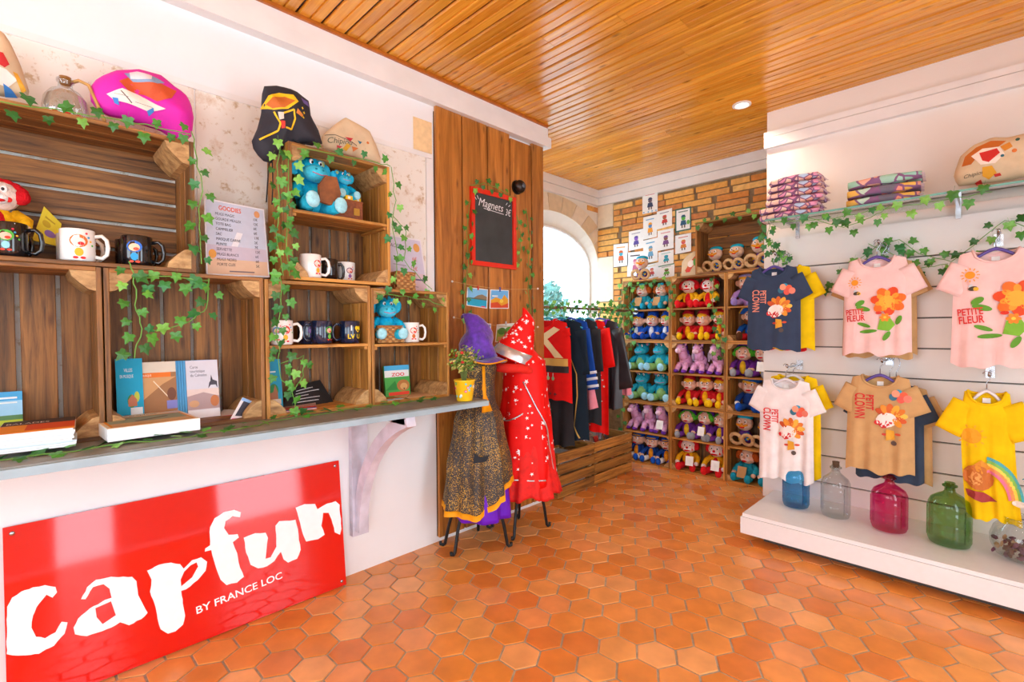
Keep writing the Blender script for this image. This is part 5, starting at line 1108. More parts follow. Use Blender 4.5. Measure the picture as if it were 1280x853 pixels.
# ================================================================== GARMENTS
def garment(name, label, cat, lc, W, L, m, yaw=0.0, sl=.09, slw=.075, sang=.75, prt=None, group=None, neck=.075, dip=.055, thick=.028, fold=.008, collar=None, sleeve_m=None, lab=True, flare=.06, sway=0.0, hemw=.008, sub=.02, tilt=0.0, cuff=None):
    """shirt shape hanging from its shoulders, front towards -Y; lc = hem centre"""
    t = thing(name, label, cat, lc, yaw, group); sd = random.uniform(0, 9)
    def hw(v): return W*(.86+.14*min(1, v*5))*(1+flare*v)
    def P(u, v, side, d=0.0):
        x = u*hw(v); ax_ = abs(u*hw(0))
        zt = L-.27*max(0, ax_-neck)
        if ax_ < neck: zt = L-(dip if side < 0 else .012)*math.sqrt(max(0, 1-(ax_/neck)**2))
        zb = hemw*math.sin(u*5+sd)+.006*math.sin(u*11+sd)
        z = zt*(1-v)+zb*v
        f = fold*v*(math.sin(u*8+sd+v*1.5)+.6*math.sin(u*15+2*sd))*(.55+.45*abs(u))
        y = side*(thick*max(0, 1-abs(u)**3)**.6*(.6+.4*v)) + f + side*d
        return (x+sway*v*v*L, y+tilt*v, z)
    b = MB()
    for side in (-1, 1): b.grid(lambda a, c: P(2*a-1, c, side), 30, 16)
    b.build('shirt_body', m, t, True)
    for s in (-1, 1):
        R = []; x0, z0 = s*W*.70, L-.27*(W*.8-neck)-.056
        for k in range(7):
            q = k/6; dx, dz = s*math.cos(sang)*sl*q*1.0, -math.sin(sang)*sl*q; hh = slw*(1-.12*q); cx, cz = x0+dx, z0+dz
            nx, nz_ = s*math.sin(sang), math.cos(sang)
            R.append([(cx+nx*hh*math.sin(a), .016*(1-.1*q)*math.cos(a)+.004*math.sin(3*q+a*2), cz+nz_*hh*math.sin(a)) for a in [2*PI*i/14 for i in range(14)]])
        sv = MB().rings(R).build('sleeve', sleeve_m or m, t, True)
        if cuff is not None:
            for q0 in (.70, .80, .92):
                Q = []
                for q, w_ in ((q0, 1.03), (q0, 1.12), (q0+.045, 1.12), (q0+.045, 1.03)):
                    dx, dz = s*math.cos(sang)*sl*q, -math.sin(sang)*sl*q; hh = slw*(1-.12*q)*w_; cx, cz = x0+dx, z0+dz; nx, nz_ = s*math.sin(sang), math.cos(sang)
                    Q.append([(cx+nx*hh*math.sin(a), .017*w_*math.cos(a)*1.15, cz+nz_*hh*math.sin(a)) for a in [2*PI*i/14 for i in range(14)]])
                MB().rings(Q, cap=False).build('cuff_stripe', cuff, sv, True)
    pts = [P(u, 0, -1) for u in [(-1+2*q/16)*neck/hw(0) for q in range(17)]] + [P(u, 0, 1) for u in [(1-2*q/16)*neck/hw(0) for q in range(17)]]
    MB().tube(pts+[pts[0]], .0055, 6).build('collar', collar or m, t, True)
    if lab: MB().box((0, thick*.35, L-.040), (.026, .002, .022)).build('neck_label', mat('white_label', 'f4f4f2', .7), t)
    if prt:
        pr = Pr(); prt(pr)
        def fn(x, z, d):
            v = max(0, min(1, 1-z/(L-dip*.5))); q = P(x/hw(v), v, -1, .004+d); return (q[0]+0, q[1], z)
        pr.build('front_print', t, fn, eps=.0004, base=.001, sub=sub, cluster=True)
    return t
# ---- clothes rail in the alcove
RX = -.06
t = thing('clothes_rail', 'branch-brown clothes rail in the alcove between plank wall and plush wall', 'clothes rail', (RX, 3.06, 1.305))
MB().tube([(0, -.635, 0), (0, 0, .004), (0, .645, 0)], .011, 10).build('rail_rod', mat('branch_wood', '7a5a3c', .8, var=.2, bump=.5), t, True)
for s in (-.633, .643): MB().lathe([(.001, 0), (.026, 0), (.026, .008), (.001, .008)], 14).build('end_plate', STEEL, t).matrix_local = Matrix.Translation((0, s, 0)) @ Matrix.Rotation(PI/2 if s < 0 else -PI/2, 4, 'X') @ Matrix.Translation((0, 0, -.004))
def hanger(label, lc, yaw, m, w=.19, hook=.07, group=None, rise=.045):
    """lc = crown point where the wire hook leaves the bar"""
    t = thing('clothes_hanger', label, 'hanger', lc, yaw, group)
    pts = [(x*w, 0, -rise*1.6*abs(x)**1.5) for x in [-1+q/8 for q in range(17)]]
    MB().tube(pts, [.006+.004*(1-abs(-1+q/8)) for q in range(17)], 8, 0, .8).build('hanger_bar', m, t, True)
    MB().tube([(0, 0, 0), (0, 0, hook*.45), (.010, 0, hook*.62), (.016, 0, hook*.8), (.008, 0, hook*.97), (-.006, 0, hook), (-.014, 0, hook*.88)], .002, 6).build('wire_hook', STEEL, t, True)
    return t
TEAL = mat('teal_hanger', '1f9fb8', .35); BLUEH = mat('blue_hanger', '2a4fb8', .35); VIO = mat('violet_hanger', '5a4a9c', .35); WHH = mat('white_hanger', 'e4e4ea', .35)
GOLD = mat('gold_lame', 'd0a94a', .3, .6, var=.15); DBLU = cloth('1b2c3a', 'midnight_cloth'); RBLU = cloth('1f4fb0', 'royal_blue_cloth'); TULL = cloth('e88fa0', 'pink_tulle'); BSAT = mat('black_satin', '2a2a2e', .38, var=.12, scale=14, bump=.4, bscale=20); PAST = ramped('pastel_tulle', ['d8b0d8'], .8)
def rackp1(p):
    p.rect(-.19, .235, .19, .285, 'd2ae58'); p.rect(-.195, .19, .195, .235, '26262a'); p.poly([(-.12, .49), (-.07, .50), (.16, .29), (.09, .29)], 'e6d3a0'); p.poly([(-.17, .30), (-.17, .37), (.08, .50), (.13, .48)], 'e6d3a0')
    for k in range(3): p.circ(-.02+.05*k, .150, .014, '9fd8a0'); p.rect(-.024+.05*k, .162, -.016+.05*k, .186, 'd8e8e8')
    
    for k in range(4): p.star(-.05+.05*k, .045, .017, '26262a', 4, .3)
def stars(p):
    for k in range(50): p.star(random.uniform(-.15, .15), random.uniform(.05, .7), random.choice([.006, .009]), 'f4eff0')
def goldedge(p): p.line([(-.02, .72), (.08, .60), (.16, .45), (.17, .30), (.15, .1), (.19, .02)], .008, 'd2ae58')
G = 'costumes hanging on the rail'
def hung(y, name, label, W, L, m, hm, dx=0.0, **k):
    h = hanger('%s plastic hanger carrying the %s' % (hm.name.split('_')[0], label.split(' on the')[0].replace('hanging ', '')), (RX+dx, y, 1.235), 0, hm, W*.9, .078, 'hangers on the costume rail')
    return garment(name, label, 'costume', (RX+dx, y, 1.222-L), W, L, m, 0, lab=False, group=G, **k)
hung(2.545, 'costume_tunic', 'red tunic with gold straps and potion bottles on the rail', .20, .55, cloth('de1a18', 'red_cloth'), TEAL, .0, sl=.05, prt=rackp1, sang=1.2, slw=.06)
garment('costume_skirt', 'long black skirt panel hanging below the red tunic', 'costume', (RX, 2.575, .36), .20, .40, BLKC, 0, sl=.02, slw=.03, sang=1.5, neck=.10, dip=.01, lab=False, group=G, fold=.012)
hung(2.64, 'costume_cape', 'midnight black cape with thin gold piping on the rail', .21, .82, DBLU, TEAL, .04, sl=.30, slw=.07, sang=1.42, prt=goldedge, flare=.16, fold=.014)
hung(2.75, 'costume_coat', 'royal blue coat with white striped cuffs on the rail', .17, .46, RBLU, BLUEH, .04, sl=.42, slw=.05, sang=1.38, cuff=cloth('dfe6f4'), prt=lambda p: [p.rect(-.05, .34, .05, .43, 'e6c22a')])
garment('costume_skirt', 'pink tulle skirt hanging under the blue coat', 'costume', (RX+.05, 2.78, .60), .14, .34, TULL, 0, sl=.02, slw=.03, sang=1.5, neck=.08, dip=.01, lab=False, group=G, flare=.5, fold=.02)
hung(2.85, 'costume_cape', 'plain black cape between blue coat and red starred robe on the rail', .17, .74, BLKC, TEAL, .05, sl=.3, slw=.06, sang=1.45, fold=.014)
hung(2.95, 'costume_robe', 'red starred robe with silver collar hanging on the rail', .17, .82, REDC, TEAL, .05, sl=.28, slw=.07, sang=1.36, prt=stars, collar=SIL, flare=.1, fold=.012)
hung(3.07, 'costume_cloak', 'shiny black cloak with drooping sleeve on the rail', .18, .66, BSAT, BLUEH, .07, sl=.44, slw=.075, sang=1.34, collar=PUR, flare=.1, fold=.018)
garment('costume_skirt', 'pastel pink and yellow tulle skirt at the end of the rail', 'costume', (RX+.15, 3.17, .66), .10, .32, TULL, 0, sl=.02, slw=.03, sang=1.5, neck=.06, dip=.01, lab=False, group=G, flare=.4, fold=.02, prt=lambda p: [p.rect(-.03, .0, .03, .26, 'f0dc8a'), p.rect(-.1, .28, .1, .32, '2aa8d0')])
# ---- packaged costumes in the floor crates
CLR = clear('clear_film', 'e8eef2', .25, .08)
def pack(label, c, rot, w, h, m, tagc='d8302a'):
    t = thing('costume_package', label, 'package', c); t.rotation_euler = rot
    pf = Puff([(-w/2, 0), (w/2, 0), (w/2, h), (-w/2, h)], .018, .01, random.random()*9); pf.mesh(lambda a, c_, d: (d, a, c_), 28, 6).build('folded_costume', m, t, True)
    pf2 = Puff([(-w/2-.01, -.002), (w/2+.01, -.002), (w/2+.015, h+.03), (-w/2-.01, h+.02)], .026, .012, random.random()*9); pf2.mesh(lambda a, c_, d: (d, a, c_), 28, 6).build('plastic_bag', CLR, t, True)
    MB().b2((.026, -.03, h*.55), (.0275, .03, h*.8)).build('brand_card', mat('card_'+tagc, tagc, .5), t)
pack('costume bag with grey cloth and red card in the crate by the plush wall', (-.02, 3.10, .16), (0, -.35, .05), .26, .21, cloth('8a929c', 'grey_cloth'))
pack('costume bag with blue cloth leaning in the crate by the plush wall', (-.08, 3.24, .14), (0, -.2, .1), .26, .22, cloth('2f6fa0', 'steel_blue_cloth'))
pack('costume bag with dark cloth in the crate by the plush wall', (-.14, 3.14, .10), (0, -.15, -.05), .26, .2, cloth('3a3f48', 'dark_grey_cloth'), 'e8e8ec')
pack('costume bag with teal cloth at the back of the crate by the plush wall', (-.19, 3.22, .08), (0, -.1, .0), .3, .2, cloth('1f8a9a', 'teal_cloth'), 'f0c83a')
flat('folded_cloth', 'folded grey cloth lying in the crate beside the plank wall', 'cloth', (-.10, 2.70, .20), .20, .30, .05, .1, '6a6a64', None, 3, '8a8a84')
flat('folded_cloth', 'folded olive cloth under the grey one in the crate beside the plank wall', 'cloth', (-.10, 2.72, .016), .22, .32, .18, -.05, '5a5a3c', None, 5, '6a6a54')
# ================================================================== POSTERS ON THE BRICK WALL
def poster(label, px, hue, fig, title, frame=None, extra=None, Y=3.930):
    C = [oy(a, b_, Y) for a, b_ in px]
    def pr(p):
        if frame: p.rect(0, 0, 1, 1, frame); p.rect(.08, .06, .92, .94, 'f4f6f4')
        p.rect(.2, .82, .8, .87, title)
        if extra: extra(p)
        # a plain generic costume figure
        p.circ(.52, .55, .13, hue, .09); p.poly([(.38, .46), (.66, .46), (.72, .26), (.32, .26)], fig); p.rect(.40, .14, .48, .26, '6a5a54'); p.rect(.56, .14, .64, .26, '6a5a54'); p.poly([(.36, .60), (.68, .60), (.60, .70), (.44, .70)], fig)
    return sheet('character_poster', label, 'poster', [C[0], C[1], C[2], C[3]], 'f4f5f3', pr, .0016, 'posters on the brick wall')
def quad(x0, y0, x1, y1, sk=-4): return [(x0, y1), (x1, y1+sk), (x1, y0+sk), (x0, y0)]
def dots(c): return lambda p: [p.circ(x, y, .05, c, .035) for x, y in ((.1, .95), (.35, .96), (.6, .95), (.88, .96), (.1, .06), (.4, .05), (.65, .06), (.9, .05))]
poster('topmost poster with blue dotted border and dark figure', quad(803, 241, 822, 268), '6a5a6a', '3a4a6a', 'd86a6a', None, dots('7ab4d8'))
poster('poster with a blue and orange figure under the topmost one', quad(804, 272, 821, 300), '4f8fc8', 'f0a02a', '8ab4d8')
poster('poster with a brown-haired red figure tucked behind the others', quad(821, 265, 840, 287, -5), 'a8643a', 'c8403a', '9a9aa8')
poster('dark green framed poster with a green figure', quad(844, 262, 864, 291), '5ab84a', '2a5a7a', '8a9a94', '2f6a5a', lambda p: p.circ(.82, .35, .1, '6ab04a'))
poster('poster with a purple-haired violet figure', quad(786, 290, 804, 314), '8a5ac0', '5a4a9a', 'b0b0c0')
poster('poster with a teal-capped figure beside the cream stone', quad(767, 306, 785, 334, -2), '3fa8c0', 'd8602a', 'f0b06a')
poster('poster with a plum figure in the middle of the poster cluster', quad(822, 289, 842, 314), '8a5a4a', '7a4a8a', 'e0a0a0')
poster('poster with a brown bag figure and blue cap', quad(804, 301, 822, 330), 'c89a6a', '6aa0c0', '6aaed0')
poster('poster with a pink-hatted orange figure under the green framed one', quad(844, 295, 864, 318), 'd85a5a', 'd8802a', 'd88a8a')
poster('poster with large pink figures standing behind the lone doll', quad(784, 316, 804, 346, -2), 'e8a0a0', 'c86a8a', '3a3a40')
poster('poster with a turquoise bear figure', quad(823, 316, 842, 333), '2aa0b8', '2aa0b8', '8ad0c8')
poster('poster with a small red figure low beside the lone doll', quad(806, 332, 823, 350), 'e0a07a', 'c8403a', 'e8d8a0')
poster('poster with a brown animal figure and green leaf', quad(823, 333, 843, 349), '7a4f34', '6ab04a', '9aa8a0', None, lambda p: p.rect(.0, .92, 1, 1, '4a8a6a'))
t = thing('canvas_bag', 'beige printed tote bag standing on the plush wall beside the top crate', 'bag', (.395, 3.80, TZ)); pf = Puff([(-.09, 0), (.06, 0), (.058, .17), (.02, .205), (-.05, .165), (-.085, .12)], .02, .008, 3); pf.mesh(lambda a, c, d: (a, -d, c)).build('pouch', CANV, t, True)
pr = Pr(); pr.poly([(-.05, .05), (.0, .12), (.045, .17), (.05, .12), (.0, .05), (-.04, .03)], 'c8502a'); pr.circ(.0, .10, .025, 'f2e0d0', .03, -.6); pr.circ(-.02, .045, .018, 'd8322a', .012); pr.circ(.035, .11, .014, '5aa84a', .03); pr.build('printed_motif', t, lambda a, c, d: (a, -pf.dep(a, c)-d-.001, c), sub=.012)
# ================================================================== SHIRT WALL
random.seed(61)
t = thing('display_platform', 'low white display platform under the shirt wall', 'platform', (2.0, 3.0, 0)); PLW = mat('white_laminate', 'eff1f3', .25, var=.01, spec=.6)
def pb2(a, b_, n, m): return MB().b2((a[0]-2, a[1]-3, a[2]), (b_[0]-2, b_[1]-3, b_[2])).build(n, m, t)
pb2((1.180, 2.712, .138), (2.75, 3.238, .156), 'platform_top', PLW); pb2((1.172, 2.705, .050), (2.75, 3.238, .1365), 'front_panel', PLW); pb2((1.26, 2.80, 0), (2.72, 3.238, .05), 'plinth', mat('dark_plinth', '4a4440', .7))
# ---- glass shelf
SZ = 1.752
t = thing('glass_shelf', 'clear glass shelf with green edge high on the shirt wall', 'shelf', (1.9, 3.09, SZ))
b = MB().b2((-.69, -.145, 0), (.80, .15, .010)); b.build('glass_pane', clear('shelf_glass', 'e4f2ee', .3), t); MB().b2((-.69, -.1462, .0005), (.80, -.145, .0095)).build('glass_edge', mat('green_glass_edge', '6fae9e', .2), t)
for x in (-.60, .1, .7):
    b = MB(); b.b2((x-.006, -.11, -.018), (x+.006, .15, -.001)).b2((x-.01, .140, -.07), (x+.01, .1505, .03)); b.build('shelf_bracket', STEEL, t)
def towelmat(name, cols, sc):
    m, nt, p = _base(name); N, L = nt.nodes, nt.links; p.inputs['Roughness'].default_value = .95
    tc = N.new('ShaderNodeTexCoord'); v = N.new('ShaderNodeTexVoronoi'); v.inputs['Scale'].default_value = sc; L.new(tc.outputs['Object'], v.inputs['Vector'])
    r = N.new('ShaderNodeValToRGB'); r.color_ramp.interpolation = 'CONSTANT'; e = r.color_ramp.elements
    while len(e) < len(cols): e.new(.5)
    for i, c in enumerate(cols): e[i].position = i/len(cols); e[i].color = lin(c)
    sx = N.new('ShaderNodeSeparateColor'); L.new(v.outputs['Color'], sx.inputs[0]); L.new(sx.outputs[0], r.inputs[0])
    v2 = N.new('ShaderNodeTexVoronoi'); v2.feature = 'DISTANCE_TO_EDGE'; v2.inputs['Scale'].default_value = sc; L.new(tc.outputs['Object'], v2.inputs['Vector'])
    k = N.new('ShaderNodeMath'); k.operation = 'GREATER_THAN'; k.inputs[1].default_value = .07; L.new(v2.outputs['Distance'], k.inputs[0])
    x = N.new('ShaderNodeMix'); x.data_type = 'RGBA'; x.inputs[6].default_value = lin('8a5f86'); L.new(k.outputs[0], x.inputs[0]); L.new(r.outputs[0], x.inputs[7]); L.new(x.outputs[2], p.inputs['Base Color'])
    return m
TW1 = towelmat('pink_gem_towel', ['eb9fc0', 'f6c6b4', 'e084b4', 'd2aee4', 'f8dcc8', 'bcd4ee', 'f0b09a', 'f6cfc0'], 24); TW2 = towelmat('coral_band_towel', ['857f8a', 'f09a82', '757080', 'f4b8a2', 'c4e0d0', 'f0a890', 'ecbc5a'], 18)
def towel(label, c, w, d, h, m, rz, group):
    t = thing('folded_towel', label, 'towel', c, rz, group)
    pf = Puff([(-w/2, 0), (-w/2+.006, -h*.0), (w/2-.006, .0), (w/2, h*.5), (w/2-.006, h), (-w/2+.006, h), (-w/2, h*.5)], 0)
    R = []
    for k in range(13):
        x = -w/2+w*k/12; sc = 1-.25*(abs(2*k/12-1)**6); R.append([(x, d/2*sc*math.copysign(abs(math.cos(a))**.5, math.cos(a))+.004*math.sin(k*1.3), h/2+(h/2)*sc*math.copysign(abs(math.sin(a))**.6, math.sin(a))+.003*math.sin(k*.9+a)) for a in [2*PI*i/16 for i in range(16)]])
    MB().rings(R).build('towel_roll', m, t, True)
    b = MB()
    for k in range(8): b.tube([(w/2-.004, -d/2+d*(k+.5)/8, h*.5), (w/2+.012, -d/2+d*(k+.5)/8+random.uniform(-.006, .006), h*.4)], .0022, 5)
    b.build('fringe', cloth('cdbcc8'), t)
z = SZ+.0105; xa = oy(992, 240, 3.04).x
for k in range(6):
    h = .037; towel('pink gem-patterned folded towel, '+['lowest', 'second from the bottom', 'third from the bottom', 'fourth from the bottom', 'second from the top', 'topmost'][k]+' of the tall stack', (xa+random.uniform(-.012, .012)+(-.01 if k < 2 else .012), 3.06, z), .30-.012*k, .19, h, TW1, random.uniform(-.06, .06), 'towels of the tall stack'); z += h+.001
z = SZ+.0105; xa = oy(1102, 230, 3.04).x
for k in range(3):
    h = .046; towel(['coral and grey banded towel at the bottom of the short stack', 'coral and grey banded towel in the middle of the short stack', 'coral and mint folded towel on top of the short stack'][k], (xa+.004*k, 3.07, z), .29, .19, h, TW2 if k < 2 else towelmat('mint_coral_towel', ['f0957a', 'a8d4c0', 'f2b49e', 'e0603a', '9ad0bc'], 18), random.uniform(-.05, .05)+.05, 'towels of the short stack'); z += h+.001
def obag(name, label, px, Y, thick, m, prt, seed=2):
    P = [oy(a, b_, Y) for a, b_ in px]; zb = min(p.z for p in P); xc = sum(p.x for p in P)/len(P); t = thing(name, label, 'bag', (xc, Y, zb)); pf = Puff([(p.x-xc, p.z-zb) for p in P], thick, .012, seed)
    fn = lambda a, c, d: (a, -d, c); pf.mesh(fn).build('pouch', m, t, True); pr = Pr(); prt(pr, lambda x, y: (lambda v: (v.x-xc, v.z-zb))(oy(x, y, Y-thick*.8))); pr.build('printed_motif', t, lambda a, c, d: fn(a, c, pf.dep(a, c)+d+.001), sub=.012, cluster=True)
def pbr(pr, P):                    # orange tuft, white disc and red figure stand-in
    pr.poly(sub(P, [(1202,208),(1206,196),(1220,184),(1238,176),(1258,176),(1246,186),(1226,192),(1214,206)]), 'c86a1e'); pr.poly(sub(P, [(1250,184),(1262,178),(1266,184),(1256,190)]), 'd98a2a'); pr.poly(sub(P, [(1214,196),(1228,186),(1250,184),(1256,194),(1244,205),(1226,207)]), 'f4e4d4'); pr.poly(sub(P, [(1224,192),(1246,186),(1250,192),(1236,204),(1228,202)]), 'd02a24')
    pr.poly(sub(P, [(1228,210),(1240,208),(1246,216),(1236,224),(1228,220)]), 'e0a01e'); pr.poly(sub(P, [(1218,228),(1226,224),(1228,228),(1222,231)]), 'c8281e'); pr.poly(sub(P, [(1242,218),(1250,216),(1252,219),(1244,221)]), 'c8281e'); pr.circ(*P(1268,189), .008, 'e07a2a'); pr.circ(*P(1253,196), .006, '2a6a7a'); pr.circ(*P(1272,175), .007, '3a5a4a'); pr.text('Chipiou', *P(1204,224), .022, '4f4a40', rot=.15, shear=.3)
obag('canvas_bag', 'large beige canvas bag with an orange and red motif on the glass shelf', [(1196,233),(1192,220),(1200,196),(1216,182),(1240,172),(1262,172),(1285,166),(1320,166),(1330,214),(1280,222),(1235,229)], 3.06, .05, CANV, pbr)
# ---- shirts on hooks
def hookarm(label, x, z, y1):
    t = thing('display_hook', label, 'hook', (x, 3.24, z)); MB().b2((-.016, -.006, -.03), (.016, .004, .026)).build('hook_plate', STEEL, t); MB().tube([(0, -.004, 0), (0, y1-3.24+.02, -.002), (0, y1-3.24, .010)], .006, 8).build('hook_arm', STEEL, t, True); return t
NAVY = cloth('38465f', 'navy_jersey'); YEL = cloth('f2c90e', 'yellow_jersey'); PKJ = cloth('f2ccc8', 'pink_jersey'); WHJ = cloth('f1ecec', 'white_jersey'); BGJ = cloth('cba26e', 'beige_jersey'); REDJ = cloth('d8202a', 'red_jersey'); NAV2 = cloth('39465a', 'navy_jersey_dark')
def clownish(W, L, ct, off=(0, 0), s=1.0, cx=.0, mode='red'):
    def f(p):
        k = s; x0, y0 = off
        # two rotated words
        p.text('PETIT', x0-.062*k, y0+.250*k, .044*k, ct, rot=-PI/2, bold=.022, fit=.078*k); p.text('CLOWN', x0-.108*k, y0+.255*k, .058*k, ct, rot=-PI/2, bold=.022, fit=.128*k)
        for dx, dy, c in ((.045, .245, '2f6f8a'), (.065, .265, '2a9ab8'), (.085, .255, 'e8603a'), (.075, .235, 'e05a4a'), (.055, .262, 'f0a080'), (.100, .240, 'e8806a')): p.circ(x0+dx*k, y0+dy*k, .016*k, c, .018*k)
        for a, c in ((2.6, 'c8501e'), (2.1, 'e8922a'), (1.6, 'd8641e'), (1.1, 'f0b03a'), (.6, 'e07a22'), (.1, 'f0c04a'), (-.4, 'd8581e'), (-.9, 'e89a2a')):
            p.circ(x0+(.035+.042*math.cos(a))*k, y0+(.150+.036*math.sin(a))*k, .026*k, c, .014*k, a)
        p.circ(x0+.020*k, y0+.130*k, .042*k, 'f6ece6', .036*k, .3); p.poly([(x0-.012*k, y0+.105*k), (x0+.02*k, y0+.128*k), (x0+.045*k, y0+.12*k), (x0+.03*k, y0+.095*k), (x0+.005*k, y0+.088*k)], 'c81e22'); p.circ(x0-.016*k, y0+.115*k, .012*k, 'd8262a')
        p.poly([(x0+.02*k, y0+.085*k), (x0+.05*k, y0+.08*k), (x0+.055*k, y0+.04*k), (x0+.02*k, y0+.03*k)], 'e0a42a'); p.circ(x0+.015*k, y0+.06*k, .012*k, 'c83a2a', .006*k); p.circ(x0+.05*k, y0+.02*k, .012*k, '5a4a44', .012*k); p.circ(x0+.065*k, y0+.065*k, .012*k, 'd8502a', .006*k)
    return f
def flower(s=1.0, o=(0, 0), txt=True):
    def f(p):
        x0, y0 = o; X = lambda a: x0+a*s; Y_ = lambda b_: y0+b_*s
        p.circ(X(-.095), Y_(.265), .017*s, 'f09a1e')
        for q in range(12): a = q*PI/6; p.line([(X(-.095+.022*math.cos(a)), Y_(.265+.022*math.sin(a))), (X(-.095+.032*math.cos(a)), Y_(.265+.032*math.sin(a)))], .004*s, 'f09a1e')
        p.circ(X(-.085), Y_(.205), .016*s, '4a3a2a', .010*s, .2); p.circ(X(-.075), Y_(.203), .009*s, 'f0b82a', .009*s); p.circ(X(-.093), Y_(.218), .009*s, 'cfd6dc', .005*s, .6)
        p.poly([(X(.02), Y_(.06)), (X(.06), Y_(.075)), (X(.085), Y_(.03)), (X(.06), Y_(-.005)), (X(.01), Y_(.005))], '7ab82a')
        for (a, b_, r1, r2, rt) in ((-.055, .12, .034, .013, -.3), (-.07, .15, .024, .014, .6), (.10, .055, .026, .012, 1.2), (-.03, -.005, .04, .010, .1), (.05, -.03, .012, .028, -.5), (-.05, .03, .032, .010, -.35)): p.circ(X(a), Y_(b_), r1*s, '5a9a22', r2*s, rt)
        for q in range(7): a = q*2*PI/7+.3; p.circ(X(.055+.047*math.cos(a)), Y_(.158+.047*math.sin(a)), .031*s, 'e0480e' if q % 2 else 'ee7018', .024*s, a)
        for q in range(7): a = q*2*PI/7+.75; p.circ(X(.055+.040*math.cos(a)), Y_(.158+.040*math.sin(a)), .018*s, 'f6a02a', .012*s, a)
        p.circ(X(.050), Y_(.155), .036*s, 'f6b034', .034*s)
        for q in range(6): a = q*PI/3; p.circ(X(.042+.014*math.cos(a)), Y_(.070+.014*math.sin(a)), .010*s, 'f08a1e', .008*s, a)
        p.circ(X(.042), Y_(.070), .007*s, 'f6d04a'); p.circ(X(.015), Y_(.095), .014*s, 'd8301e', .008*s)
        if txt: p.text('PETITE', X(-.135), Y_(.085), .042*s, 'd8241e', rot=.09, bold=.02, fit=.085*s); p.text('FLEUR', X(-.130), Y_(.048), .046*s, 'd8241e', rot=.09, bold=.02, fit=.085*s)
    return f
def rainbow(p):
    p.circ(-.05, .36, .034, 'f0a81a'); 
    for q in range(10): a = q*PI/5; p.line([(-.05+.038*math.cos(a), .36+.038*math.sin(a)), (-.05+.050*math.cos(a), .36+.050*math.sin(a))], .006, 'f0b41e')
    for k, c in enumerate(('4fb0b8', '8ac85a', 'f0e05a', 'f09a5a', 'e87a9a')):
        r = .17-.014*k; pts = [(-.01+r*.62*math.cos(a), .10+r*math.sin(a)) for a in [.0+q*(1.5)/12 for q in range(13)]]; p.line(pts, .013, c)
    p.circ(.085, .09, .022, 'f4f0e4', .014); p.circ(-.035, .18, .05, 'c8722a', .055); p.poly([(-.06, .22), (-.02, .26), (.01, .23), (-.02, .2)], 'e0952a'); p.circ(-.045, .175, .026, 'e8a45a', .03); p.poly([(-.08, .12), (-.02, .12), (.02, .09), (-.03, .075), (-.075, .09)], 'a83a3a'); p.text('nuse', .10, .20, .034, '2f8a94', rot=-1.15, bold=.02)
def shirt(label, pl, pr_, pt, pbm, Y, m, prt, hm, hlab, hooklab, tilt=0.0, fold=.007, neck=.072, behind=(), sl=.10, yaw=0.0, **k):
    xl, xr = oy(pl, (pt+pbm)/2, Y).x, oy(pr_, (pt+pbm)/2, Y).x; xc = (xl+xr)/2; zt = oy((pl+pr_)/2, pt, Y).z; zb = oy((pl+pr_)/2, pbm, Y).z; W = (xr-xl)/2; L = zt-zb
    garment('t_shirt', label, 't-shirt', (xc, Y, zb), W, L, m, yaw, sl=sl+.03, slw=.058, sang=1.10, prt=prt(W, L), neck=neck, fold=fold, tilt=tilt, group=None, **k)
    hanger(hlab, (xc, Y, zt+.004), yaw, hm, W*.9, .085, None, .06)
    hookarm(hooklab, xc+.008, zt+.072, Y-.02)
    for i, (lab, mm, dx, dz, dW) in enumerate(behind):
        garment('t_shirt', lab, 't-shirt', (xc+dx, Y+.052*(i+1)+.012, zb+dz), W+dW, L, mm, yaw, sl=.13, slw=.058, sang=1.10, neck=neck, lab=False, fold=.006)
        hanger('grey hanger inside the %s' % lab, (xc+dx, Y+.052*(i+1)+.012, zt+dz+.004), yaw, WHH, W*.85, .085-dz, None, .06)
    return xc, zt, W, L
shirt('navy t-shirt with salmon lettering and balloon print', 936, 1000, 334, 437, 3.03, NAVY, lambda W, L: clownish(W, L, 'e8957e', (-.0, .09), 1.0), VIO, 'violet hanger in the navy t-shirt', 'chrome hook carrying the navy t-shirt', behind=(('yellow and red t-shirt hanging behind the navy one', YEL, .045, .004, .005), ('red t-shirt hanging at the back behind the navy one', REDJ, -.01, -.004, .01)))
shirt('pink t-shirt with an orange flower print, beige shirt behind it', 1056, 1138, 322, 443, 3.03, PKJ, lambda W, L: flower(.92, (.0, .12)), VIO, 'violet hanger in the pink shirt beside the navy one', 'chrome hook carrying the pink shirt with beige behind', behind=(('beige t-shirt hanging behind the pink flower shirt', BGJ, -.008, -.016, .006), ('pale beige t-shirt at the back of the pink shirt hook', BGJ, .01, -.006, .0)))
shirt('pink t-shirt with an orange flower print on a violet hanger, the widest shirt', 1192, 1300, 312, 459, 2.99, PKJ, lambda W, L: flower(1.0, (.015, .14)), VIO, 'violet hanger in the widest pink shirt', 'chrome hook carrying the widest pink shirt')
shirt('white t-shirt with red lettering above the blue bottle', 950, 1016, 475, 600, 3.0, WHJ, lambda W, L: clownish(W, L, 'd8262a', (.0, .145), 1.0), WHH, 'white hanger in the white t-shirt', 'chrome hook carrying the white t-shirt', fold=.013, behind=(('yellow t-shirt hanging behind the white one', YEL, .02, .02, .0),))
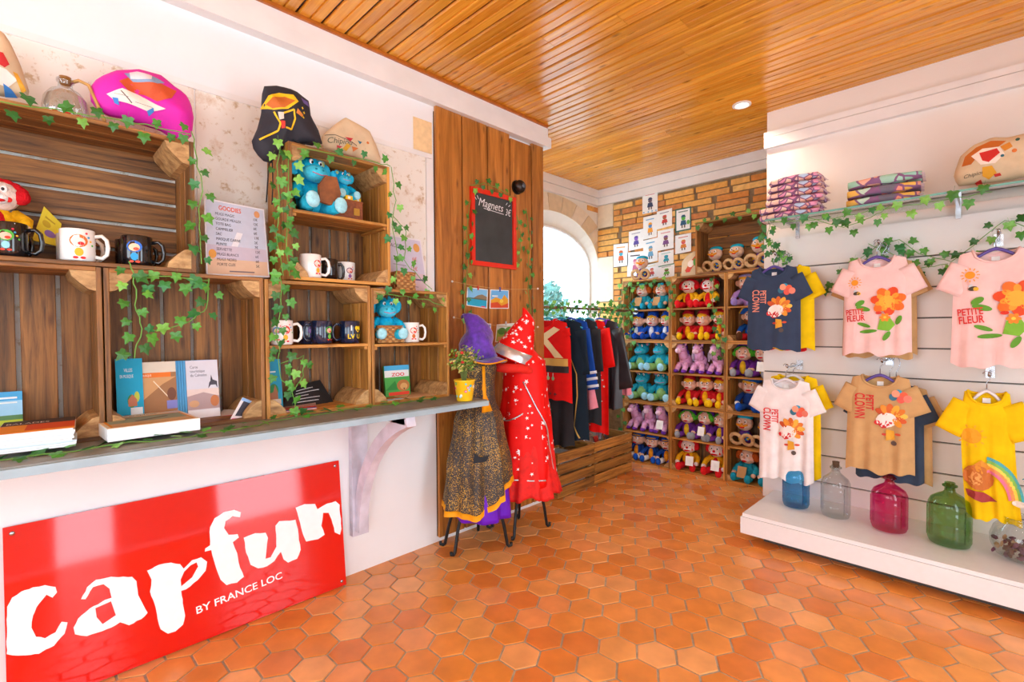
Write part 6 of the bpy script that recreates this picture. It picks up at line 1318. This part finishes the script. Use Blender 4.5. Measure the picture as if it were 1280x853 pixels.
shirt('beige t-shirt with red lettering and balloon print above the pink bottle', 1060, 1142, 470, 590, 3.0, BGJ, lambda W, L: clownish(W, L, 'd02024', (.01, .135), 1.0), VIO, 'violet hanger in the beige t-shirt', 'chrome hook carrying the beige t-shirt', fold=.011, behind=(('dark navy t-shirt hanging behind the beige one', NAV2, .03, -.045, .0), ('light beige t-shirt at the back of the beige shirt hook', BGJ, .05, -.055, .006)))
shirt('yellow t-shirt with a rainbow print, slipping off its hanger', 1200, 1266, 490, 648, 2.97, YEL, lambda W, L: rainbow, WHH, 'white hanger in the yellow rainbow t-shirt', 'chrome hook carrying the yellow rainbow t-shirt', fold=.012, neck=.06, sl=.12, sway=.05)
# ---- coloured glass demijohns on the platform
def demijohn(label, x, y, m, r=.068, H=.285, cork=False):
    t = thing('glass_demijohn', label, 'bottle', (x, y, .1565), 0); k = r/.068
    prof = [(.002, .004), (.050*k, .002), (.062*k, .006), (r, .024), (r, .050), (r*.985, .056), (r, .062), (r, H*.35), (r*.985, H*.37), (r, H*.39), (r, H*.55), (r*.985, H*.57), (r, H*.59), (r*.98, H*.66), (r*.86, H*.735), (r*.60, H*.79), (.026, H*.835), (.020, H*.86), (.019, H*.92), (.025, H*.93), (.025, H*.96), (.019, H*.965), (.019, H*1.0), (.015, H*1.0), (.015, H*.87)]
    MB().lathe(prof, 32).build('bottle_body', m, t, True)
    MB().lathe([(.024, H*.93), (.0275, H*.935), (.0275, H*.958), (.024, H*.963)], 20).build('neck_ring', m, t, True)
    b = MB()
    for a in (PI*1.02, PI*1.75): b.tube([(r*1.005*math.cos(a), r*1.005*math.sin(a), z_) for z_ in (.03, H*.3, H*.6)], .0022, 5)
    b.build('mould_seam', m, t, True)
    if cork: MB().lathe([(.001, H*.95), (.014, H*.95), (.017, H*1.06), (.001, H*1.06)], 14).build('cork', mat('dark_cork', '5a4632', .85), t, True)
demijohn('blue glass demijohn under the white t-shirt', 1.356, 3.02, clear('blue_glass', '6cc4e6', .10), .066, .27)
demijohn('clear glass demijohn with a cork stopper', 1.548, 3.0, clear('pale_glass', 'ecf1f1', .10), .066, .275, True)
demijohn('magenta pink glass demijohn under the beige t-shirt', 1.775, 2.985, clear('magenta_glass', 'f060b0', .10), .074, .27)
demijohn('green glass demijohn beside the yellow t-shirt', 1.996, 2.975, clear('green_glass', 'b4d6a2', .10), .078, .285)
t = thing('glass_bowl', 'round clear glass bowl of potpourri under the yellow t-shirt', 'bowl', (2.225, 2.975, .1565))
MB().lathe([(.002, .003), (.05, .002), (.08, .02), (.098, .06), (.100, .095), (.088, .135), (.066, .160), (.060, .175), (.066, .185), (.063, .185), (.057, .175), (.063, .158)], 32).build('bowl_glass', clear('bowl_glass', 'eef2f2', .12), t, True)
b = MB()
for k in range(90):
    a, r_, zz = random.uniform(0, 2*PI), random.uniform(0, .07)**.9, random.uniform(.02, .075); b.ell((r_*math.cos(a), r_*math.sin(a), zz), (.014, .010, .005), (random.uniform(0, 3), random.uniform(0, 3), random.uniform(0, 3)), random.randrange(3), 6, 4)
tag(b.build('potpourri', [mat('dried_brown', '6a4a3a', .9), mat('dried_plum', '7a4a5a', .9), mat('dried_tan', 'b8946a', .9)], t), kind='stuff')
# ================================================================== IVY
LEAFM = ramped('ivy_leaf', ['3f7f2c', '5aa038', '2f6a26', '7ab84a', '4a9030', '2f7a3a'], .45, mott=.2, mscale=60, bump=.1)
STEM = mat('ivy_stem', '6aa044', .7)
def leafmesh():
    h = [(0, .06), (.20, .20), (.46, .10), (.36, -.16), (.50, -.44), (.22, -.48), (0, -.92)]; o = h + [(-x, y) for x, y in h[-2:0:-1]]
    b = MB(); P = [(x, y, .05*abs(x)-.10*(y*y)) for x, y in o]+[(0, -.28, .06), (.012, .06, 0), (.010, .55, .04), (-.010, .55, .04)]; n = len(o)
    b.add(P, [(i, (i+1) % n, n) for i in range(n)] + [(0, n+1, n+2, n+3)]); return b.mesh('leaf', LEAFM)
LEAF = leafmesh()
def ivy(label, paths, n, size=.036, nrm=(1, 0, 0), spread=.03, seed=1, lay=None):
    rnd = random.Random(seed); P0 = Vector(paths[0][0]); t = thing('ivy_garland', label, 'ivy', P0); nrm = Vector(nrm).normalized(); tot = sum((Vector(b_)-Vector(a)).length for p in paths for a, b_ in zip(p, p[1:]))
    for p in paths:
        p = [Vector(q) for q in p]; fine = []
        for a, b_ in zip(p, p[1:]):
            for k in range(4): s = k/4; fine.append(a*(1-s)+b_*s-P0+Vector([rnd.uniform(-.004, .004) for _ in range(3)]))
        fine.append(p[-1]-P0); MB().tube(fine, .0018, 5).build('stem', STEM, t)
        Lp = sum((b_-a).length for a, b_ in zip(p, p[1:])); m = max(2, round(n*Lp/tot))
        for i in range(m):
            d = (i+.5)/m*Lp; 
            for a, b_ in zip(p, p[1:]):
                l = (b_-a).length
                if d <= l or b_ is p[-1]: q = a+(b_-a)*min(1, d/l); tg = (b_-a).normalized(); break
                d -= l
            s = size*rnd.uniform(.75, 1.2); side = nrm.cross(tg)
            if side.length < .1: side = Vector((0, 1, 0))
            side.normalize(); sg_ = 1 if i % 2 else -1
            off = side*sg_*rnd.uniform(.3, 1)*spread + nrm*rnd.uniform(.002, .012)
            down = (Vector((0, 0, -1)) + side*sg_*rnd.uniform(.0, .9) + Vector([rnd.uniform(-.3, .3) for _ in range(3)])*1.0) if lay is None else (side*sg_+tg*rnd.uniform(-.6, .6))
            nn = (nrm + Vector([rnd.uniform(-.45, .45) for _ in range(3)])).normalized(); yv = -(down-nn*down.dot(nn)).normalized(); xv = yv.cross(nn)
            M = Matrix(((xv.x*s, yv.x*s, nn.x*s, (q+off-P0).x), (xv.y*s, yv.y*s, nn.y*s, (q+off-P0).y), (xv.z*s, yv.z*s, nn.z*s, (q+off-P0).z), (0, 0, 0, 1)))
            link('leaf', LEAF, t, M)
    return t
def XP(l, X): return [ox(a, b_, X) for a, b_ in l]
def YP_(l, Y): return [oy(a, b_, Y) for a, b_ in l]
ivy('ivy garland along the top of the wide crate and down its right side', [XP([(0, 126), (60, 136), (130, 148), (200, 160), (238, 168)], .27), XP([(240, 165), (247, 200), (252, 240), (248, 285), (252, 330)], .272)], 24, .034, seed=3)
ivy('ivy sprigs hanging before the brochure crate', [XP([(160, 328), (168, 345), (170, 380), (176, 412), (168, 448)], .285), XP([(175, 350), (205, 345), (240, 350), (262, 352)], .275), XP([(262, 350), (258, 385), (238, 402), (205, 412), (182, 412)], .28)], 28, .036, seed=5)
ivy('ivy falling down the left side of the upright crate to the mug crate', [XP([(352, 175), (346, 215), (350, 260), (346, 300), (354, 345)], .285), XP([(362, 190), (360, 240), (358, 300), (362, 345)], .28), XP([(350, 345), (352, 380), (345, 415), (350, 440)], .285)], 48, .034, seed=7)
ivy('ivy sprig trailing inside the mug crate over the black flyer', [XP([(348, 440), (350, 470), (365, 490), (372, 515), (395, 515)], .27), XP([(350, 455), (380, 445), (378, 470), (365, 490)], .27)], 16, .034, seed=8)
ivy('ivy along the top of the upright crate and down towards the second price list', [XP([(372, 185), (420, 193), (470, 203), (488, 208)], .268), XP([(489, 208), (494, 250), (490, 285), (498, 320), (494, 355)], .26), XP([(492, 270), (508, 290), (505, 325), (522, 345), (540, 362)], .22)], 28, .033, seed=9)
ivy('ivy strand lying along the counter before the crates', [[(.40, -.10, CZ+.004), (.395, .15, CZ+.004), (.41, .35, CZ+.004), (.39, .52, CZ+.004), (.31, .66, CZ+.004), (.30, .9, CZ+.004), (.29, 1.15, CZ+.004), (.30, 1.36, CZ+.004)]], 46, .034, nrm=(0, 0, 1), lay=1, seed=11, spread=.028)
ivy('ivy leaves draped on the basket crate', [XP([(470, 367), (500, 370), (530, 374), (555, 382)], .268)], 10, .032, seed=12)
ivy('ivy around the top and left edge of the chalkboard', [XP([(588, 232), (605, 229), (622, 236), (640, 246)], .045), XP([(588, 250), (584, 290), (586, 330), (580, 370), (583, 402)], .045)], 28, .034, seed=13)
ivy('ivy hanging on the planks right of the chalkboard', [XP([(645, 265), (652, 300), (648, 335)], .035), XP([(664, 330), (660, 360), (664, 392)], .035), XP([(658, 260), (662, 300), (660, 335)], .035)], 26, .032, seed=14)
ivy('ivy wound around the clothes rail', [[(RX, 2.48, 1.325), (RX+.01, 2.75, 1.32), (RX, 3.0, 1.325), (RX+.01, 3.3, 1.32), (RX, 3.62, 1.325)], [(RX+.02, 2.5, 1.30), (RX+.02, 2.8, 1.27), (RX+.02, 3.1, 1.295), (RX+.02, 3.45, 1.26), (RX+.02, 3.66, 1.28)]], 60, .036, nrm=(.7, -.7, 0), seed=15, spread=.045)
ivy('ivy hanging down the near corner of the plush wall', [YP_([(778, 352), (775, 400), (779, 440), (774, 490), (778, 540)], 3.69), YP_([(790, 350), (786, 400), (790, 440)], 3.69), YP_([(768, 372), (766, 420), (770, 460)], 3.69)], 44, .040, nrm=(.4, -1, 0), seed=16)
ivy('ivy draped along the top edge of the plush wall', [YP_([(780, 356), (800, 357), (820, 352), (838, 350)], 3.695), YP_([(838, 350), (842, 372), (838, 400)], 3.695)], 20, .038, nrm=(.3, -1, 0), seed=17)
ivy('ivy hanging between the second and third crate columns', [YP_([(893, 345), (890, 380), (898, 410), (894, 445)], 3.69), YP_([(903, 395), (900, 430), (905, 450)], 3.69)], 20, .038, nrm=(.3, -1, 0), seed=18)
ivy('ivy on the rim of the wide top crate', [YP_([(868, 280), (890, 276), (925, 268), (958, 264)], 3.695), YP_([(955, 270), (950, 290), (960, 310)], 3.695)], 14, .040, nrm=(.3, -1, 0), seed=19)
ivy('ivy garland along the front edge of the glass shelf', [YP_([(962, 278), (1000, 277), (1045, 272), (1100, 262), (1150, 255), (1200, 247), (1240, 240)], 2.935), YP_([(1010, 272), (1055, 285), (1090, 272), (1112, 258)], 2.93)], 26, .042, nrm=(.1, -1, 0), seed=20, spread=.035)
ivy('ivy swag strung between the shirt hooks', [YP_([(1005, 362), (1040, 358), (1068, 330), (1100, 305), (1125, 300), (1150, 318), (1190, 327), (1225, 300), (1255, 275), (1290, 285)], 3.20), YP_([(1085, 305), (1120, 320), (1150, 335), (1185, 330)], 3.19)], 36, .044, nrm=(.1, -1, 0), seed=21, spread=.035)
ivy('small ivy tuft hanging at the left end of the shelf above the navy shirt', [YP_([(962, 280), (958, 300), (968, 315), (985, 330)], 3.10), YP_([(965, 300), (975, 322), (990, 318)], 3.10)], 18, .038, nrm=(.1, -1, 0), seed=22)
